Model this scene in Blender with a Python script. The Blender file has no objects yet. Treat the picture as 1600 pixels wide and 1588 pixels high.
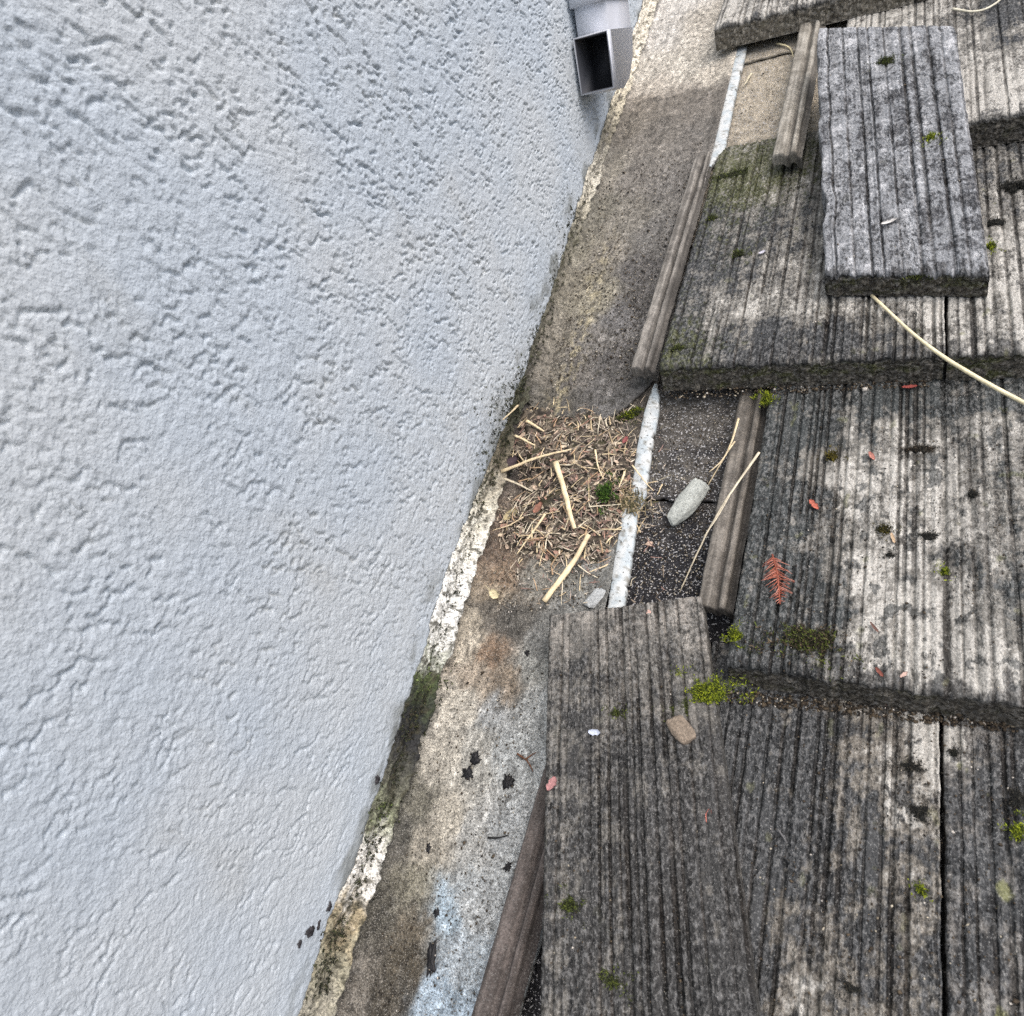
import bpy, math, random
import numpy as np
from mathutils import Matrix, Vector

random.seed(7)
RNG = np.random.default_rng(11)
R_ = math.radians
scene = bpy.context.scene
COL = scene.collection

# ------------------------------------------------------------------ camera
# Everything is laid out in the roof's own frame (x away from the wall, y up
# the slope, z square to the roof) and then pitched about x.
PITCH_DEG = 27.0
PITCH = Matrix.Rotation(R_(PITCH_DEG), 4, 'X')
CAM_H = 0.60
FOC = 1125.06                       # focal length in photo pixels (1600 wide)
CR = np.array([[0.8905, 0.0399, -0.4533],
               [0.2643, -0.8563, 0.4438],
               [-0.3705, -0.5149, -0.7730]])
cam_data = bpy.data.cameras.new('camera')
cam = bpy.data.objects.new('camera', cam_data)
COL.objects.link(cam)
right, down, fwd = CR[:, 0], CR[:, 1], CR[:, 2]
m = Matrix(((right[0], -down[0], -fwd[0], 0),
            (right[1], -down[1], -fwd[1], 0),
            (right[2], -down[2], -fwd[2], CAM_H),
            (0, 0, 0, 1)))
cam.matrix_world = PITCH @ m
cam_data.sensor_fit = 'HORIZONTAL'
cam_data.sensor_width = 36.0
cam_data.lens = 36.0 * FOC / 1600.0
cam_data.clip_start = 0.02
cam_data.clip_end = 500.0
cam_data.dof.use_dof = True
cam_data.dof.focus_distance = 0.76
cam_data.dof.aperture_fstop = 12.0
scene.camera = cam

# ------------------------------------------------------------------ sky, sun, exposure
SUN_DIR = Vector((0.42, -0.18, 0.87)).normalized()      # towards the sun, world
SUN_EL = math.asin(SUN_DIR.z)
SUN_ROT = math.atan2(SUN_DIR.x, SUN_DIR.y)
world = bpy.data.worlds.new('World')
scene.world = world
world.use_nodes = True
wn, wl = world.node_tree.nodes, world.node_tree.links
sky = wn.new('ShaderNodeTexSky')
sky.sky_type = 'NISHITA'
sky.sun_disc = False
sky.sun_elevation = SUN_EL
sky.sun_rotation = SUN_ROT
sky.air_density = 0.7
sky.dust_density = 5.0
sky.ozone_density = 1.0
wl.new(sky.outputs[0], wn['Background'].inputs['Color'])
wn['Background'].inputs['Strength'].default_value = 0.11
sun_data = bpy.data.lights.new('sun', 'SUN')
sun_data.energy = 1.5
sun_data.angle = R_(90)
sun_data.color = (1.0, 0.985, 0.965)
sun = bpy.data.objects.new('sun', sun_data)
sun.rotation_euler = SUN_DIR.to_track_quat('Z', 'Y').to_euler()
sun.location = (0, 0, 5)
COL.objects.link(sun)
vs = scene.view_settings
vs.view_transform = 'Standard'
vs.look = 'None'
vs.gamma = 1.0
vs.use_curve_mapping = False
vs.exposure = 0.72
scene.cycles.use_denoising = False

# ------------------------------------------------------------------ helpers: layout
def at(px, py, z=0.0):
    """roof-frame point at height z seen at photo pixel px, py"""
    d = CR @ np.array([px - 800.0, py - 794.0, FOC])
    t = (z - CAM_H) / d[2]
    return np.array([t * d[0], t * d[1], z])

def on_wall(px, py, x):
    d = CR @ np.array([px - 800.0, py - 794.0, FOC])
    t = x / d[0]
    return np.array([x, t * d[1], CAM_H + t * d[2]])

# ------------------------------------------------------------------ helpers: noise
_perm = np.random.default_rng(3).permutation(512)
_grad = np.random.default_rng(4).normal(size=(512, 2))
_grad /= np.linalg.norm(_grad, axis=1)[:, None]

def perlin(x, y):
    x = np.asarray(x, float); y = np.asarray(y, float)
    xi = np.floor(x).astype(int); yi = np.floor(y).astype(int)
    xf = x - xi; yf = y - yi
    u = xf * xf * xf * (xf * (xf * 6 - 15) + 10)
    v = yf * yf * yf * (yf * (yf * 6 - 15) + 10)
    def g(ix, iy, dx, dy):
        h = _perm[(_perm[ix & 511] + iy) & 511]
        return _grad[h, 0] * dx + _grad[h, 1] * dy
    a = g(xi, yi, xf, yf); b = g(xi + 1, yi, xf - 1, yf)
    c = g(xi, yi + 1, xf, yf - 1); d = g(xi + 1, yi + 1, xf - 1, yf - 1)
    return (a + u * (b - a)) * (1 - v) + (c + u * (d - c)) * v

def fbm(x, y, octv=4, gain=0.5, lac=2.03):
    s = 0; a = 1.0; tot = 0
    for i in range(octv):
        s = s + a * perlin(x + 17.3 * i, y - 9.1 * i)
        tot += a; a *= gain; x = x * lac; y = y * lac
    return s / tot * 1.5

def sstep(a, b, x):
    t = np.clip((x - a) / (b - a), 0, 1)
    return t * t * (3 - 2 * t)

def lin(r, g, b):
    c = np.array([r, g, b], float) / 255.0
    return np.where(c <= 0.04045, c / 12.92, ((c + 0.055) / 1.055) ** 2.4)

def mix(a, b, t):
    t = np.asarray(t)
    if t.ndim and np.ndim(a) <= 2:
        t = t[:, None]
    return a * (1 - t) + b * t

def blend_points(xy, anchors, power=3.0, z=-0.02):
    """smooth interpolation of scattered values (px, py, value...)"""
    num = 0; den = 0
    for a in anchors:
        p = at(a[0], a[1], z)[:2]
        d2 = (xy[:, 0] - p[0]) ** 2 + (xy[:, 1] - p[1]) ** 2
        w = 1.0 / (d2 + 1e-5) ** (power / 2)
        v = np.asarray(a[2], float)
        num = num + (w[:, None] * v if v.ndim else w * v)
        den = den + w
    return num / (den[:, None] if getattr(num, 'ndim', 1) == 2 else den)

# ------------------------------------------------------------------ helpers: objects
def tag(o, label=None, cat=None, group=None, kind=None):
    if label: o['label'] = label
    if cat: o['category'] = cat
    if group: o['group'] = group
    if kind: o['kind'] = kind
    return o

def empty(name, loc=(0, 0, 0)):
    o = bpy.data.objects.new(name, None)
    COL.objects.link(o)
    o.empty_display_size = 0.02
    o.matrix_world = PITCH @ Matrix.Translation(Vector(loc))
    o['origin'] = [float(v) for v in loc]
    return o

def link_mesh(name, me, mat, parent=None, origin=(0, 0, 0), smooth=True):
    o = bpy.data.objects.new(name, me)
    COL.objects.link(o)
    if mat is not None:
        me.materials.append(mat)
    if smooth:
        me.polygons.foreach_set('use_smooth', np.ones(len(me.polygons), bool))
    if parent is not None:
        o.parent = parent
    else:
        o.matrix_world = PITCH @ Matrix.Translation(Vector(origin))
    return o

def raw_mesh(name, verts, faces, cols=None, st=None):
    """faces: (n,3) or (n,4) int array, or list of arrays of both"""
    me = bpy.data.meshes.new(name)
    verts = np.asarray(verts, np.float32)
    if not isinstance(faces, (list, tuple)):
        faces = [faces]
    faces = [np.asarray(f, np.int32) for f in faces if len(f)]
    me.vertices.add(len(verts))
    me.vertices.foreach_set('co', verts.ravel())
    nl = sum(f.size for f in faces); nf = sum(len(f) for f in faces)
    me.loops.add(nl); me.polygons.add(nf)
    me.loops.foreach_set('vertex_index', np.concatenate([f.ravel() for f in faces]))
    starts = []; off = 0
    for f in faces:
        starts.append(off + np.arange(len(f)) * f.shape[1]); off += f.size
    me.polygons.foreach_set('loop_start', np.concatenate(starts).astype(np.int32))
    me.update(calc_edges=True)
    if cols is not None:
        ca = me.color_attributes.new('Col', 'FLOAT_COLOR', 'POINT')
        rgba = np.ones((len(verts), 4), np.float32); rgba[:, :cols.shape[1]] = np.clip(cols, 0, 1)
        ca.data.foreach_set('color', rgba.ravel())
    if st is not None:
        va = me.attributes.new('st', 'FLOAT_VECTOR', 'POINT')
        va.data.foreach_set('vector', np.asarray(st, np.float32).ravel())
    return me

def grid_faces(nu, nv, off=0, flip=False):
    i = np.arange(nu - 1)[:, None]; j = np.arange(nv - 1)[None, :]
    a = (i * nv + j).ravel() + off
    q = np.stack([a, a + nv, a + nv + 1, a + 1], 1)
    return q[:, ::-1] if flip else q

# ------------------------------------------------------------------ helpers: materials
def attr_mat(name, grain=700, amp=0.35, bump=0.35, rough=0.9, speck=0.0, speck_col=(.6, .6, .58),
             speck_scale=900, dots=0.0, dot_col=(.03, .03, .03), dot_scale=260, spec=0.25, bump_dist=0.0006,
             coarse=140, coarse_amp=0.15, flats=0.0):
    """colour from the mesh's own pigment map, broken up by grain, light grit and dark grit, with fine relief"""
    mt = bpy.data.materials.new(name); mt.use_nodes = True
    n, l = mt.node_tree.nodes, mt.node_tree.links
    b = n['Principled BSDF']
    b.inputs['Roughness'].default_value = rough
    b.inputs['Specular IOR Level'].default_value = spec
    tc = n.new('ShaderNodeTexCoord'); at_ = n.new('ShaderNodeAttribute'); at_.attribute_name = 'Col'
    def noise(scale, det=3, r=0.6):
        t = n.new('ShaderNodeTexNoise'); t.inputs['Scale'].default_value = scale
        t.inputs['Detail'].default_value = det; t.inputs['Roughness'].default_value = r
        l.new(tc.outputs['Object'], t.inputs['Vector']); return t
    def maprange(src, a, c, lo, hi):
        r = n.new('ShaderNodeMapRange'); r.inputs['From Min'].default_value = a; r.inputs['From Max'].default_value = c
        r.inputs['To Min'].default_value = lo; r.inputs['To Max'].default_value = hi
        l.new(src, r.inputs['Value']); return r.outputs[0]
    g = noise(grain, 3, 0.7); c = noise(coarse, 4, 0.65)
    gm = maprange(g.outputs['Fac'], 0.3, 0.7, 1 - amp, 1 + amp)
    cm = maprange(c.outputs['Fac'], 0.3, 0.7, 1 - coarse_amp, 1 + coarse_amp)
    mm = n.new('ShaderNodeMath'); mm.operation = 'MULTIPLY'; l.new(gm, mm.inputs[0]); l.new(cm, mm.inputs[1])
    sc = n.new('ShaderNodeVectorMath'); sc.operation = 'SCALE'
    l.new(at_.outputs['Color'], sc.inputs[0]); l.new(mm.outputs[0], sc.inputs['Scale'])
    cur = sc.outputs[0]
    for k, colr, scale, lo, hi in ((speck, speck_col, speck_scale, 0.60, 0.64), (dots, dot_col, dot_scale, 0.635, 0.67)):
        if k > 0:
            t = noise(scale, 2, 0.5)
            mr = maprange(t.outputs['Fac'], lo, hi, 0, k)
            mx = n.new('ShaderNodeMix'); mx.data_type = 'RGBA'
            l.new(mr, mx.inputs['Factor']); l.new(cur, mx.inputs['A']); mx.inputs['B'].default_value = (*colr, 1)
            cur = mx.outputs['Result']
    l.new(cur, b.inputs['Base Color'])
    bp = n.new('ShaderNodeBump'); bp.inputs['Strength'].default_value = bump; bp.inputs['Distance'].default_value = bump_dist
    ad = n.new('ShaderNodeMath'); ad.operation = 'ADD'
    l.new(g.outputs['Fac'], ad.inputs[0]); l.new(c.outputs['Fac'], ad.inputs[1])
    hgt = ad.outputs[0]
    if flats > 0:                     # small trowelled flats with crisp edges
        for scl, k in ((210, flats), (430, flats * 0.7)):
            t = noise(scl, 3, 0.55); fl = maprange(t.outputs['Fac'], 0.47, 0.56, 0, k)
            a2 = n.new('ShaderNodeMath'); a2.operation = 'ADD'; l.new(hgt, a2.inputs[0]); l.new(fl, a2.inputs[1]); hgt = a2.outputs[0]
    l.new(hgt, bp.inputs['Height']); l.new(bp.outputs[0], b.inputs['Normal'])
    return mt

def tile_mat(name, pits=1.0, speck_col=(.46, .46, .44), damp=0.55):
    """raked concrete: scores and crumbling ridges that follow each tile's own length, pale sand grains, damp gloss on the dark parts"""
    mt = bpy.data.materials.new(name); mt.use_nodes = True
    n, l = mt.node_tree.nodes, mt.node_tree.links
    b = n['Principled BSDF']; b.inputs['Specular IOR Level'].default_value = 0.3
    st = n.new('ShaderNodeAttribute'); st.attribute_name = 'st'
    ca = n.new('ShaderNodeAttribute'); ca.attribute_name = 'Col'
    def noise(sx, sy, det=3, r=0.6):
        v = n.new('ShaderNodeVectorMath'); v.operation = 'MULTIPLY'; v.inputs[1].default_value = (sx, sy, 1.0)
        l.new(st.outputs['Vector'], v.inputs[0])
        t = n.new('ShaderNodeTexNoise'); t.inputs['Scale'].default_value = 1.0
        t.inputs['Detail'].default_value = det; t.inputs['Roughness'].default_value = r
        l.new(v.outputs[0], t.inputs['Vector']); return t.outputs['Fac']
    def mr(src, a, c, lo, hi, smooth=False):
        r = n.new('ShaderNodeMapRange')
        if smooth: r.interpolation_type = 'SMOOTHSTEP'
        for k, v in zip(('From Min', 'From Max', 'To Min', 'To Max'), (a, c, lo, hi)): r.inputs[k].default_value = v
        l.new(src, r.inputs['Value']); return r.outputs[0]
    def op(o, a, c):
        m_ = n.new('ShaderNodeMath'); m_.operation = o
        for k, v in enumerate((a, c)):
            if isinstance(v, (int, float)): m_.inputs[k].default_value = v
            else: l.new(v, m_.inputs[k])
        return m_.outputs[0]
    ridge = noise(60, 0.6, 2, 0.5); score = noise(190, 1.6, 2, 0.5); crumb = noise(330, 190, 3, 0.65); grit = noise(760, 620, 2, 0.6); pit = noise(150, 60, 3, 0.6); area = noise(26, 14, 2, 0.5)
    bw0 = n.new('ShaderNodeRGBToBW'); l.new(ca.outputs['Color'], bw0.inputs[0])
    line = mr(op('SUBTRACT', 1.0, ca.outputs['Alpha']), 0.15, 0.85, 1.0, 0.0, True)      # 0 down in a score
    rough_here = mr(op('ADD', area, mr(bw0.outputs[0], 0.06, 0.30, 0.14, -0.06)), 0.42, 0.60, 0.30, 1.0, True)      # some areas are still smooth, others crumbling
    dk = lambda f_, k: op('ADD', 1.0, op('MULTIPLY', op('SUBTRACT', f_, 1.0), k))
    fac = op('MULTIPLY', dk(mr(score, 0.36, 0.62, 0.84, 1.12), rough_here), dk(mr(crumb, 0.36, 0.64, 0.30, 1.75), rough_here))
    fac = op('MULTIPLY', fac, mr(ridge, 0.34, 0.46, 0.80, 1.05, True))
    fac = op('MULTIPLY', fac, mr(line, 0.0, 1.0, 0.56, 1.03))
    fac = op('MULTIPLY', fac, mr(grit, 0.32, 0.68, 0.60, 1.42))
    fac = op('MULTIPLY', fac, mr(pit, 0.32, 0.38, 1.0 - 0.5 * pits, 1.0, True))
    sc = n.new('ShaderNodeVectorMath'); sc.operation = 'SCALE'; l.new(ca.outputs['Color'], sc.inputs[0]); l.new(fac, sc.inputs['Scale'])
    mx = n.new('ShaderNodeMix'); mx.data_type = 'RGBA'
    sand = n.new('ShaderNodeMix'); sand.data_type = 'RGBA'
    l.new(op('MULTIPLY', op('MULTIPLY', mr(crumb, 0.53, 0.63, 0.0, 0.62), rough_here), line), sand.inputs['Factor']); l.new(sc.outputs[0], sand.inputs['A']); sand.inputs['B'].default_value = (0.172, 0.172, 0.168, 1)
    l.new(mr(grit, 0.62, 0.67, 0.0, 0.34), mx.inputs['Factor']); l.new(sand.outputs['Result'], mx.inputs['A']); mx.inputs['B'].default_value = (*speck_col, 1)
    l.new(mx.outputs['Result'], b.inputs['Base Color'])
    bw = n.new('ShaderNodeRGBToBW'); l.new(mx.outputs['Result'], bw.inputs[0])
    l.new(mr(bw.outputs[0], 0.03, 0.22, damp, 0.92), b.inputs['Roughness'])
    h = op('ADD', op('MULTIPLY', mr(ridge, 0.30, 0.50, 0, 1, True), 0.9), op('ADD', op('MULTIPLY', score, 0.5), op('MULTIPLY', line, 0.5)))
    h = op('ADD', h, op('ADD', op('MULTIPLY', op('MULTIPLY', crumb, rough_here), 1.5), op('MULTIPLY', grit, 0.45)))
    h = op('ADD', h, op('MULTIPLY', mr(pit, 0.33, 0.42, 0, 1, True), 0.6 * pits))
    bp = n.new('ShaderNodeBump'); bp.inputs['Strength'].default_value = 1.0; bp.inputs['Distance'].default_value = 0.0016
    l.new(h, bp.inputs['Height']); l.new(bp.outputs[0], b.inputs['Normal'])
    return mt

M = {}
M['tile'] = tile_mat('weathered_concrete')
M['tile_grey'] = tile_mat('blue_grey_concrete', 1.2, (.52, .52, .53), 0.6)
M['lock'] = attr_mat('interlock_concrete', grain=600, amp=0.4, bump=0.5, speck=0.2, speck_col=(.4, .4, .38), speck_scale=800, bump_dist=0.0008, coarse=160, coarse_amp=0.25)
M['stucco'] = attr_mat('painted_stucco', grain=420, amp=0.06, bump=0.55, rough=0.8, flats=0.8, bump_dist=0.00065, coarse=90, coarse_amp=0.03)
M['pan'] = attr_mat('stained_metal', grain=620, amp=0.8, bump=0.9, rough=0.75, speck=0.35, speck_col=(.62, .6, .54), speck_scale=900, dots=0.75, dot_scale=330, dot_col=(.06, .055, .045), coarse=190, coarse_amp=0.42, bump_dist=0.0010)
M['hem'] = attr_mat('chipped_pale_paint', grain=500, amp=0.15, bump=0.4, rough=0.6, dots=0.9, dot_scale=330, dot_col=(.12, .12, .11), coarse=90, coarse_amp=0.1)
M['bead'] = attr_mat('crusty_sealant', grain=480, amp=0.7, bump=0.9, rough=0.9, dots=0.8, dot_scale=300, dot_col=(.05, .05, .04), coarse=110, coarse_amp=0.2, bump_dist=0.0012)
M['felt'] = attr_mat('mineral_felt', grain=520, amp=0.6, bump=1.0, rough=0.85, speck=0.9, speck_col=(.5, .5, .5), speck_scale=470, coarse=90, coarse_amp=0.35, bump_dist=0.0015)
M['straw'] = attr_mat('dry_straw', grain=300, amp=0.12, bump=0.2, rough=0.6, coarse=60, coarse_amp=0.12)
M['moss'] = attr_mat('moss', grain=300, amp=0.2, bump=0.1, rough=0.85, coarse=80, coarse_amp=0.2)
M['litter'] = attr_mat('dry_litter', grain=400, amp=0.25, bump=0.3, rough=0.85, coarse=100, coarse_amp=0.2)
M['stone'] = attr_mat('mortar_stone', grain=600, amp=0.3, bump=0.8, rough=0.95, dots=0.4, dot_scale=500, coarse=150, coarse_amp=0.15)
M['paint'] = attr_mat('painted_metal', grain=200, amp=0.04, bump=0.1, rough=0.45, coarse=40, coarse_amp=0.05, spec=0.4)
M['dark'] = attr_mat('black_tar', grain=400, amp=0.4, bump=0.4, rough=0.5, coarse=120, coarse_amp=0.3)
M['wood'] = attr_mat('deck_board', grain=300, amp=0.3, bump=0.5, coarse=80, coarse_amp=0.3)

# ================================================================== STUCCO WALL
XW = -0.409
def graded(segs):
    out = [np.array([segs[0][0]])]
    for a, b, h in segs:
        k = max(1, int(round((b - a) / h)))
        out.append(np.linspace(a, b, k + 1)[1:])
    return np.concatenate(out)

def build_wall():
    """knocked-down stucco: low plateaus with torn, overhung lower lips, as relief of the mesh"""
    ys = graded([(-1.2, -0.22, 0.05), (-0.22, 0.60, 0.0012), (0.60, 1.45, 0.0018), (1.45, 2.6, 0.05)])
    nf, nc = 430, 14
    # the finely modelled band follows where the wall is seen close; above it the mesh gets coarser
    zmax = np.interp(ys, [-0.25, -0.135, 0.316, 0.556, 1.09, 1.386, 1.45], [0.24, 0.30, 0.575, 0.46, 0.19, 0.06, 0.05])
    f = np.linspace(0, 1, nf)[None, :]; c = np.linspace(0, 1, nc + 1)[None, 1:] ** 1.6
    Z = np.concatenate([-0.075 + (zmax[:, None] + 0.075) * f, zmax[:, None] + (1.8 - zmax[:, None]) * c], 1)
    Y = np.repeat(ys[:, None], nf + nc, 1)
    y = Y.ravel(); z = Z.ravel()
    e = 6e-4
    def lips(fr, o1, thr, width, warp):
        wy = y + warp * fbm(y * 70 + o1, z * 70, 3); wz = z + warp * fbm(y * 70 + 50, z * 70 + o1, 3)
        F = lambda a, b: perlin(a * fr + o1, b * fr) + 0.35 * perlin(a * fr * 2.3, b * fr * 2.3 + o1)
        n = F(wy, wz); gy = (F(wy + e, wz) - F(wy - e, wz)) / (2 * e); gz = (F(wy, wz + e) - F(wy, wz - e)) / (2 * e)
        gl = np.sqrt(gy * gy + gz * gz) + 1e-6
        d = (n - thr) / (gl + fr * 0.4)
        return n, np.exp(-(d / width) ** 2), (gy * 0.70 + gz * 0.71) / gl, d
    up = sstep(-0.25, 0.45, y)                      # trowelled smoother low on the wall
    foot = sstep(-0.02, 0.06, z)
    n1, l1, f1, d1 = lips(64, 3.0, 0.05, 0.00082, 0.004)
    m1 = sstep(0.15, 0.75, f1) * sstep(-0.22, 0.18, fbm(y * 17 + 3, z * 17, 2)) * (0.60 + 0.40 * up) * foot
    n2, l2, f2, d2 = lips(108, 31.0, 0.10, 0.0008, 0.003)
    m2 = sstep(0.2, 0.8, f2) * sstep(0.0, 0.3, fbm(y * 26 + 7, z * 26, 2)) * (0.60 + 0.40 * sstep(-0.1, 0.5, y)) * foot
    n3, l3, f3, d3 = lips(150, 57.0, 0.10, 0.0008, 0.002)
    m3 = sstep(0.3, 0.9, f3) * sstep(-0.1, 0.25, fbm(y * 34 + 17, z * 34, 2)) * sstep(-0.3, 0.5, y)
    h = 0.00034 * sstep(-0.0008, 0.0012, d1) * (0.3 + 0.7 * up * foot) + 0.00030 * sstep(-0.0008, 0.0012, d2) + 0.00030 * sstep(-0.0008, 0.0012, d3)
    h -= 0.0030 * l1 * m1 + 0.0026 * l2 * m2 + 0.0024 * l3 * m3
    h += fbm(y * 150, z * 150, 3) * 0.00016 + fbm(y * 420, z * 420, 2) * 0.00012
    h += fbm(y * 4, z * 4, 3) * 0.0012
    x = XW + h
    base = mix(np.array(lin(197, 204, 208)), np.array(lin(190, 200, 208)), sstep(-0.3, 0.3, fbm(y * 5, z * 5 + 4, 3)))
    grime_lips = sstep(0.22, 0.6, fbm(y * 14, z * 6 + 21, 4)) * 0.16 + np.clip(l1 * m1 + l2 * m2, 0, 1) * 0.35 * sstep(0.0, 0.3, fbm(y * 8 + 2, z * 8, 3))  # grime by noise, plus darker colour along some of the torn lips
    col = mix(base, np.array(lin(160, 156, 142)), grime_lips)
    low = sstep(0.030, -0.012, z + 0.020 * fbm(y * 40, z * 40, 3)) * sstep(-0.05, 0.3, fbm(y * 16, z * 30, 3))
    col = mix(col, np.array(lin(92, 92, 78)), low * 0.6)
    sp = sstep(0.40, 0.48, perlin(y * 170, z * 170) + 0.3 * perlin(y * 400, z * 400)) * sstep(0.10, 0.0, z) * sstep(0.0, 0.25, y) * 0.8
    col = mix(col, np.array(lin(50, 52, 46)), sp)
    V = np.stack([x, y, z], 1)
    me = raw_mesh('stucco_wall', V, grid_faces(len(ys), nf + nc), col)
    o = link_mesh('stucco_wall', me, M['stucco'])
    tag(o, 'pale grey-blue painted stucco wall with a rough knocked-down texture', 'wall', kind='thing')
    return o
build_wall()

# ================================================================== TILE ROOF
roof = empty('tile_roof')
tag(roof, 'weathered grey concrete shake tile roof laid in overlapping courses against the wall', 'roof', kind='thing')

C_LIGHT = lin(170, 168, 161); C_MID = lin(116, 114, 108); C_DARK = lin(56, 58, 59); C_BROWN = lin(112, 102, 88)
C_MOSS = lin(74, 78, 36); C_LICH = lin(150, 152, 100); C_SOIL = lin(58, 50, 42); C_TEAL = lin(62, 72, 72)

def groove_profile(W, seed, n=1600, dens=1.0, depth=1.0):
    r = np.random.default_rng(seed)
    s = np.linspace(0, W, n); h = np.zeros(n)
    k = int(W / 0.0084 * dens)
    pos = np.cumsum(r.uniform(0.6, 1.4, k)); pos = pos / pos[-1] * W * 0.99
    for p in pos:
        w = r.uniform(0.0008, 0.0017); d = r.uniform(0.0006, 0.0032) * depth
        if r.random() < 0.12: d *= 1.6; w *= 1.3
        h -= d * np.exp(-((s - p) / w) ** 2)
        # a split ridge stands a little proud on one side
        h += 0.0005 * depth * np.exp(-((s - p - 2.2 * w * r.choice([-1, 1])) / (1.4 * w)) ** 2)
    h += fbm(s * 60 + seed, np.full(n, seed * 1.7), 3) * 0.0014 * depth
    h += fbm(s * 400 + seed, np.full(n, seed * 0.7), 2) * 0.00035 * depth
    return s, h

def build_tile(name, quad, zb, zh, thick, seed, colour, parent=None, ds=0.0011, dt=0.0021, mat='tile', depth=1.0,
               left_wave=0.0, shear=0.0, skirt=0.006, label=None, origin=None, rough_butt=1.0, dens=1.0):
    """quad: plan corners (x, y) butt-left, butt-right, head-right, head-left; top at zb on the butt, zh at the head"""
    BL, BR, HR, HL = [np.array(q[:2], float) for q in quad]
    W = np.linalg.norm(BR - BL); L = np.linalg.norm(HL - BL)
    ns = max(12, int(W / ds)); nt = max(12, int(L / dt))
    nside, nfront = 5, 17
    # across path: left side up, over the top, right side down
    s = np.concatenate([np.zeros(nside), np.linspace(0, 1, ns), np.ones(nside)])
    ds_ = np.concatenate([np.linspace(1, 0.12, nside), np.zeros(ns), np.linspace(0.12, 1, nside)])
    t = np.concatenate([np.zeros(nfront), np.linspace(0, 1, nt) ** 1.0])
    dt_ = np.concatenate([np.linspace(1, 0.06, nfront), np.zeros(nt)])
    S, T = np.meshgrid(s, t, indexing='ij'); DS, DT = np.meshgrid(ds_, dt_, indexing='ij')
    S = S.ravel(); T = T.ravel(); DS = DS.ravel(); DT = DT.ravel(); D = np.maximum(DS, DT)
    sm = S * W; tm = T * L
    pts = ((1 - S) * (1 - T))[:, None] * BL + (S * (1 - T))[:, None] * BR + (S * T)[:, None] * HR + ((1 - S) * T)[:, None] * HL
    ez = (HL - BL) / L; ex = (BR - BL) / W
    # broken / wavy edges
    edge_l = 0.0012 * fbm(tm * 60 + seed, sm * 0 + 1.3, 3) + left_wave * fbm(tm * 14 + seed * 3, sm * 0, 3)
    edge_r = 0.0012 * fbm(tm * 60 + seed, sm * 0 + 8.3, 3)
    edge_b = 0.0042 * rough_butt * fbm(sm * 55 + seed, tm * 0 + 2.2, 5, 0.65)
    kl = np.clip(1 - sm / 0.03, 0, 1); kr = np.clip(1 - (W - sm) / 0.03, 0, 1); kb = np.clip(1 - tm / 0.03, 0, 1)
    pts = pts + (edge_l * kl + edge_r * kr)[:, None] * ex + (edge_b * kb)[:, None] * ez
    # relief of the top
    gs, gh = groove_profile(W, seed, depth=depth, dens=dens)
    wob = 0.0010 * fbm(tm * 4 + seed, sm * 5, 2) + 0.0004 * fbm(tm * 70, sm * 20 + seed, 2)
    u = np.clip(sm + wob + shear * tm, 0, None) % (W * 0.999)
    vary = 0.45 + 0.85 * sstep(-0.4, 0.35, fbm(tm * 10 + 5 * seed, sm * 22, 3)) + 0.35 * fbm(tm * 130, sm * 160 + seed, 3)
    rel = np.interp(u, gs, gh)
    groove = np.clip(-rel / 0.0016, 0, 1)
    top = rel * vary + 0.0006 * fbm(sm * 160, tm * 160 + seed, 3) + 0.0016 * fbm(sm * 22 + seed, tm * 14, 3)
    # worn round-over at butt and sides
    rb = 0.006; wear = np.clip(1 - tm / rb, 0, 1) ** 2 * (0.0035 + 0.0022 * fbm(sm * 90, tm * 0 + seed, 3))
    ws = (np.clip(1 - sm / 0.003, 0, 1) ** 2 + np.clip(1 - (W - sm) / 0.003, 0, 1) ** 2) * 0.0015
    ztop = zb + (zh - zb) * T
    z = ztop + (top - np.clip(wear, 0, None) - ws) * (1 - sstep(0, 0.5, D)) - thick * D
    front = (DT > 0).astype(float)
    side = (DS > 0).astype(float)
    lump = fbm(sm * 120 + seed, DT * 5 + seed, 4)
    out = front * ((0.0030 * lump + 0.0010 * fbm(sm * 330 + seed, DT * 11, 3)) * rough_butt + skirt * DT ** 1.5)
    pts = pts - out[:, None] * ez
    lump2 = fbm(tm * 120 + seed, DS * 4 + 3, 3) * 0.0012
    sgn = np.where(S < 0.5, -1.0, 1.0)
    pts = pts + (side * lump2 * sgn)[:, None] * ex
    V = np.column_stack([pts, z])
    col = colour(V[:, :2], sm, tm, W, L, groove, D, front, side)
    nu, nv = len(s), len(t)
    F = grid_faces(nu, nv)
    # plain underside and head face
    c = np.array([0, (nu - 1) * nv, nu * nv - 1, nv - 1])
    bl, br = c[0], c[1]
    base = len(V)
    extra = np.array([[*HR, zh - thick], [*HL, zh - thick]])
    V = np.vstack([V, extra]); col = np.vstack([col, col[:2]])
    ST = np.column_stack([sm + wob * 0.4 + shear * tm + DS * 0.02, tm - DT * thick * 2.0, np.full(len(sm), seed * 1.37)]); ST = np.vstack([ST, ST[:2]])
    hl_top, hr_top = (nside) * nv + nv - 1, (nside + ns - 1) * nv + nv - 1
    F2 = np.array([[bl, base + 1, base, br], [hl_top, hr_top, base, base + 1]])
    og = np.zeros(3) if origin is None else np.array(origin, float)
    gr = np.concatenate([groove * (0.35 + 0.65 * sstep(-0.3, 0.3, fbm(tm * 9 + seed, sm * 30, 3))) * (1 - np.clip(D * 3, 0, 1)), [0, 0]])
    me = raw_mesh(name, V - og, [F, F2], np.column_stack([col, 1 - gr]), ST)
    o = link_mesh(name, me, M[mat], parent, og)
    if label: o['label'] = label
    return o

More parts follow.
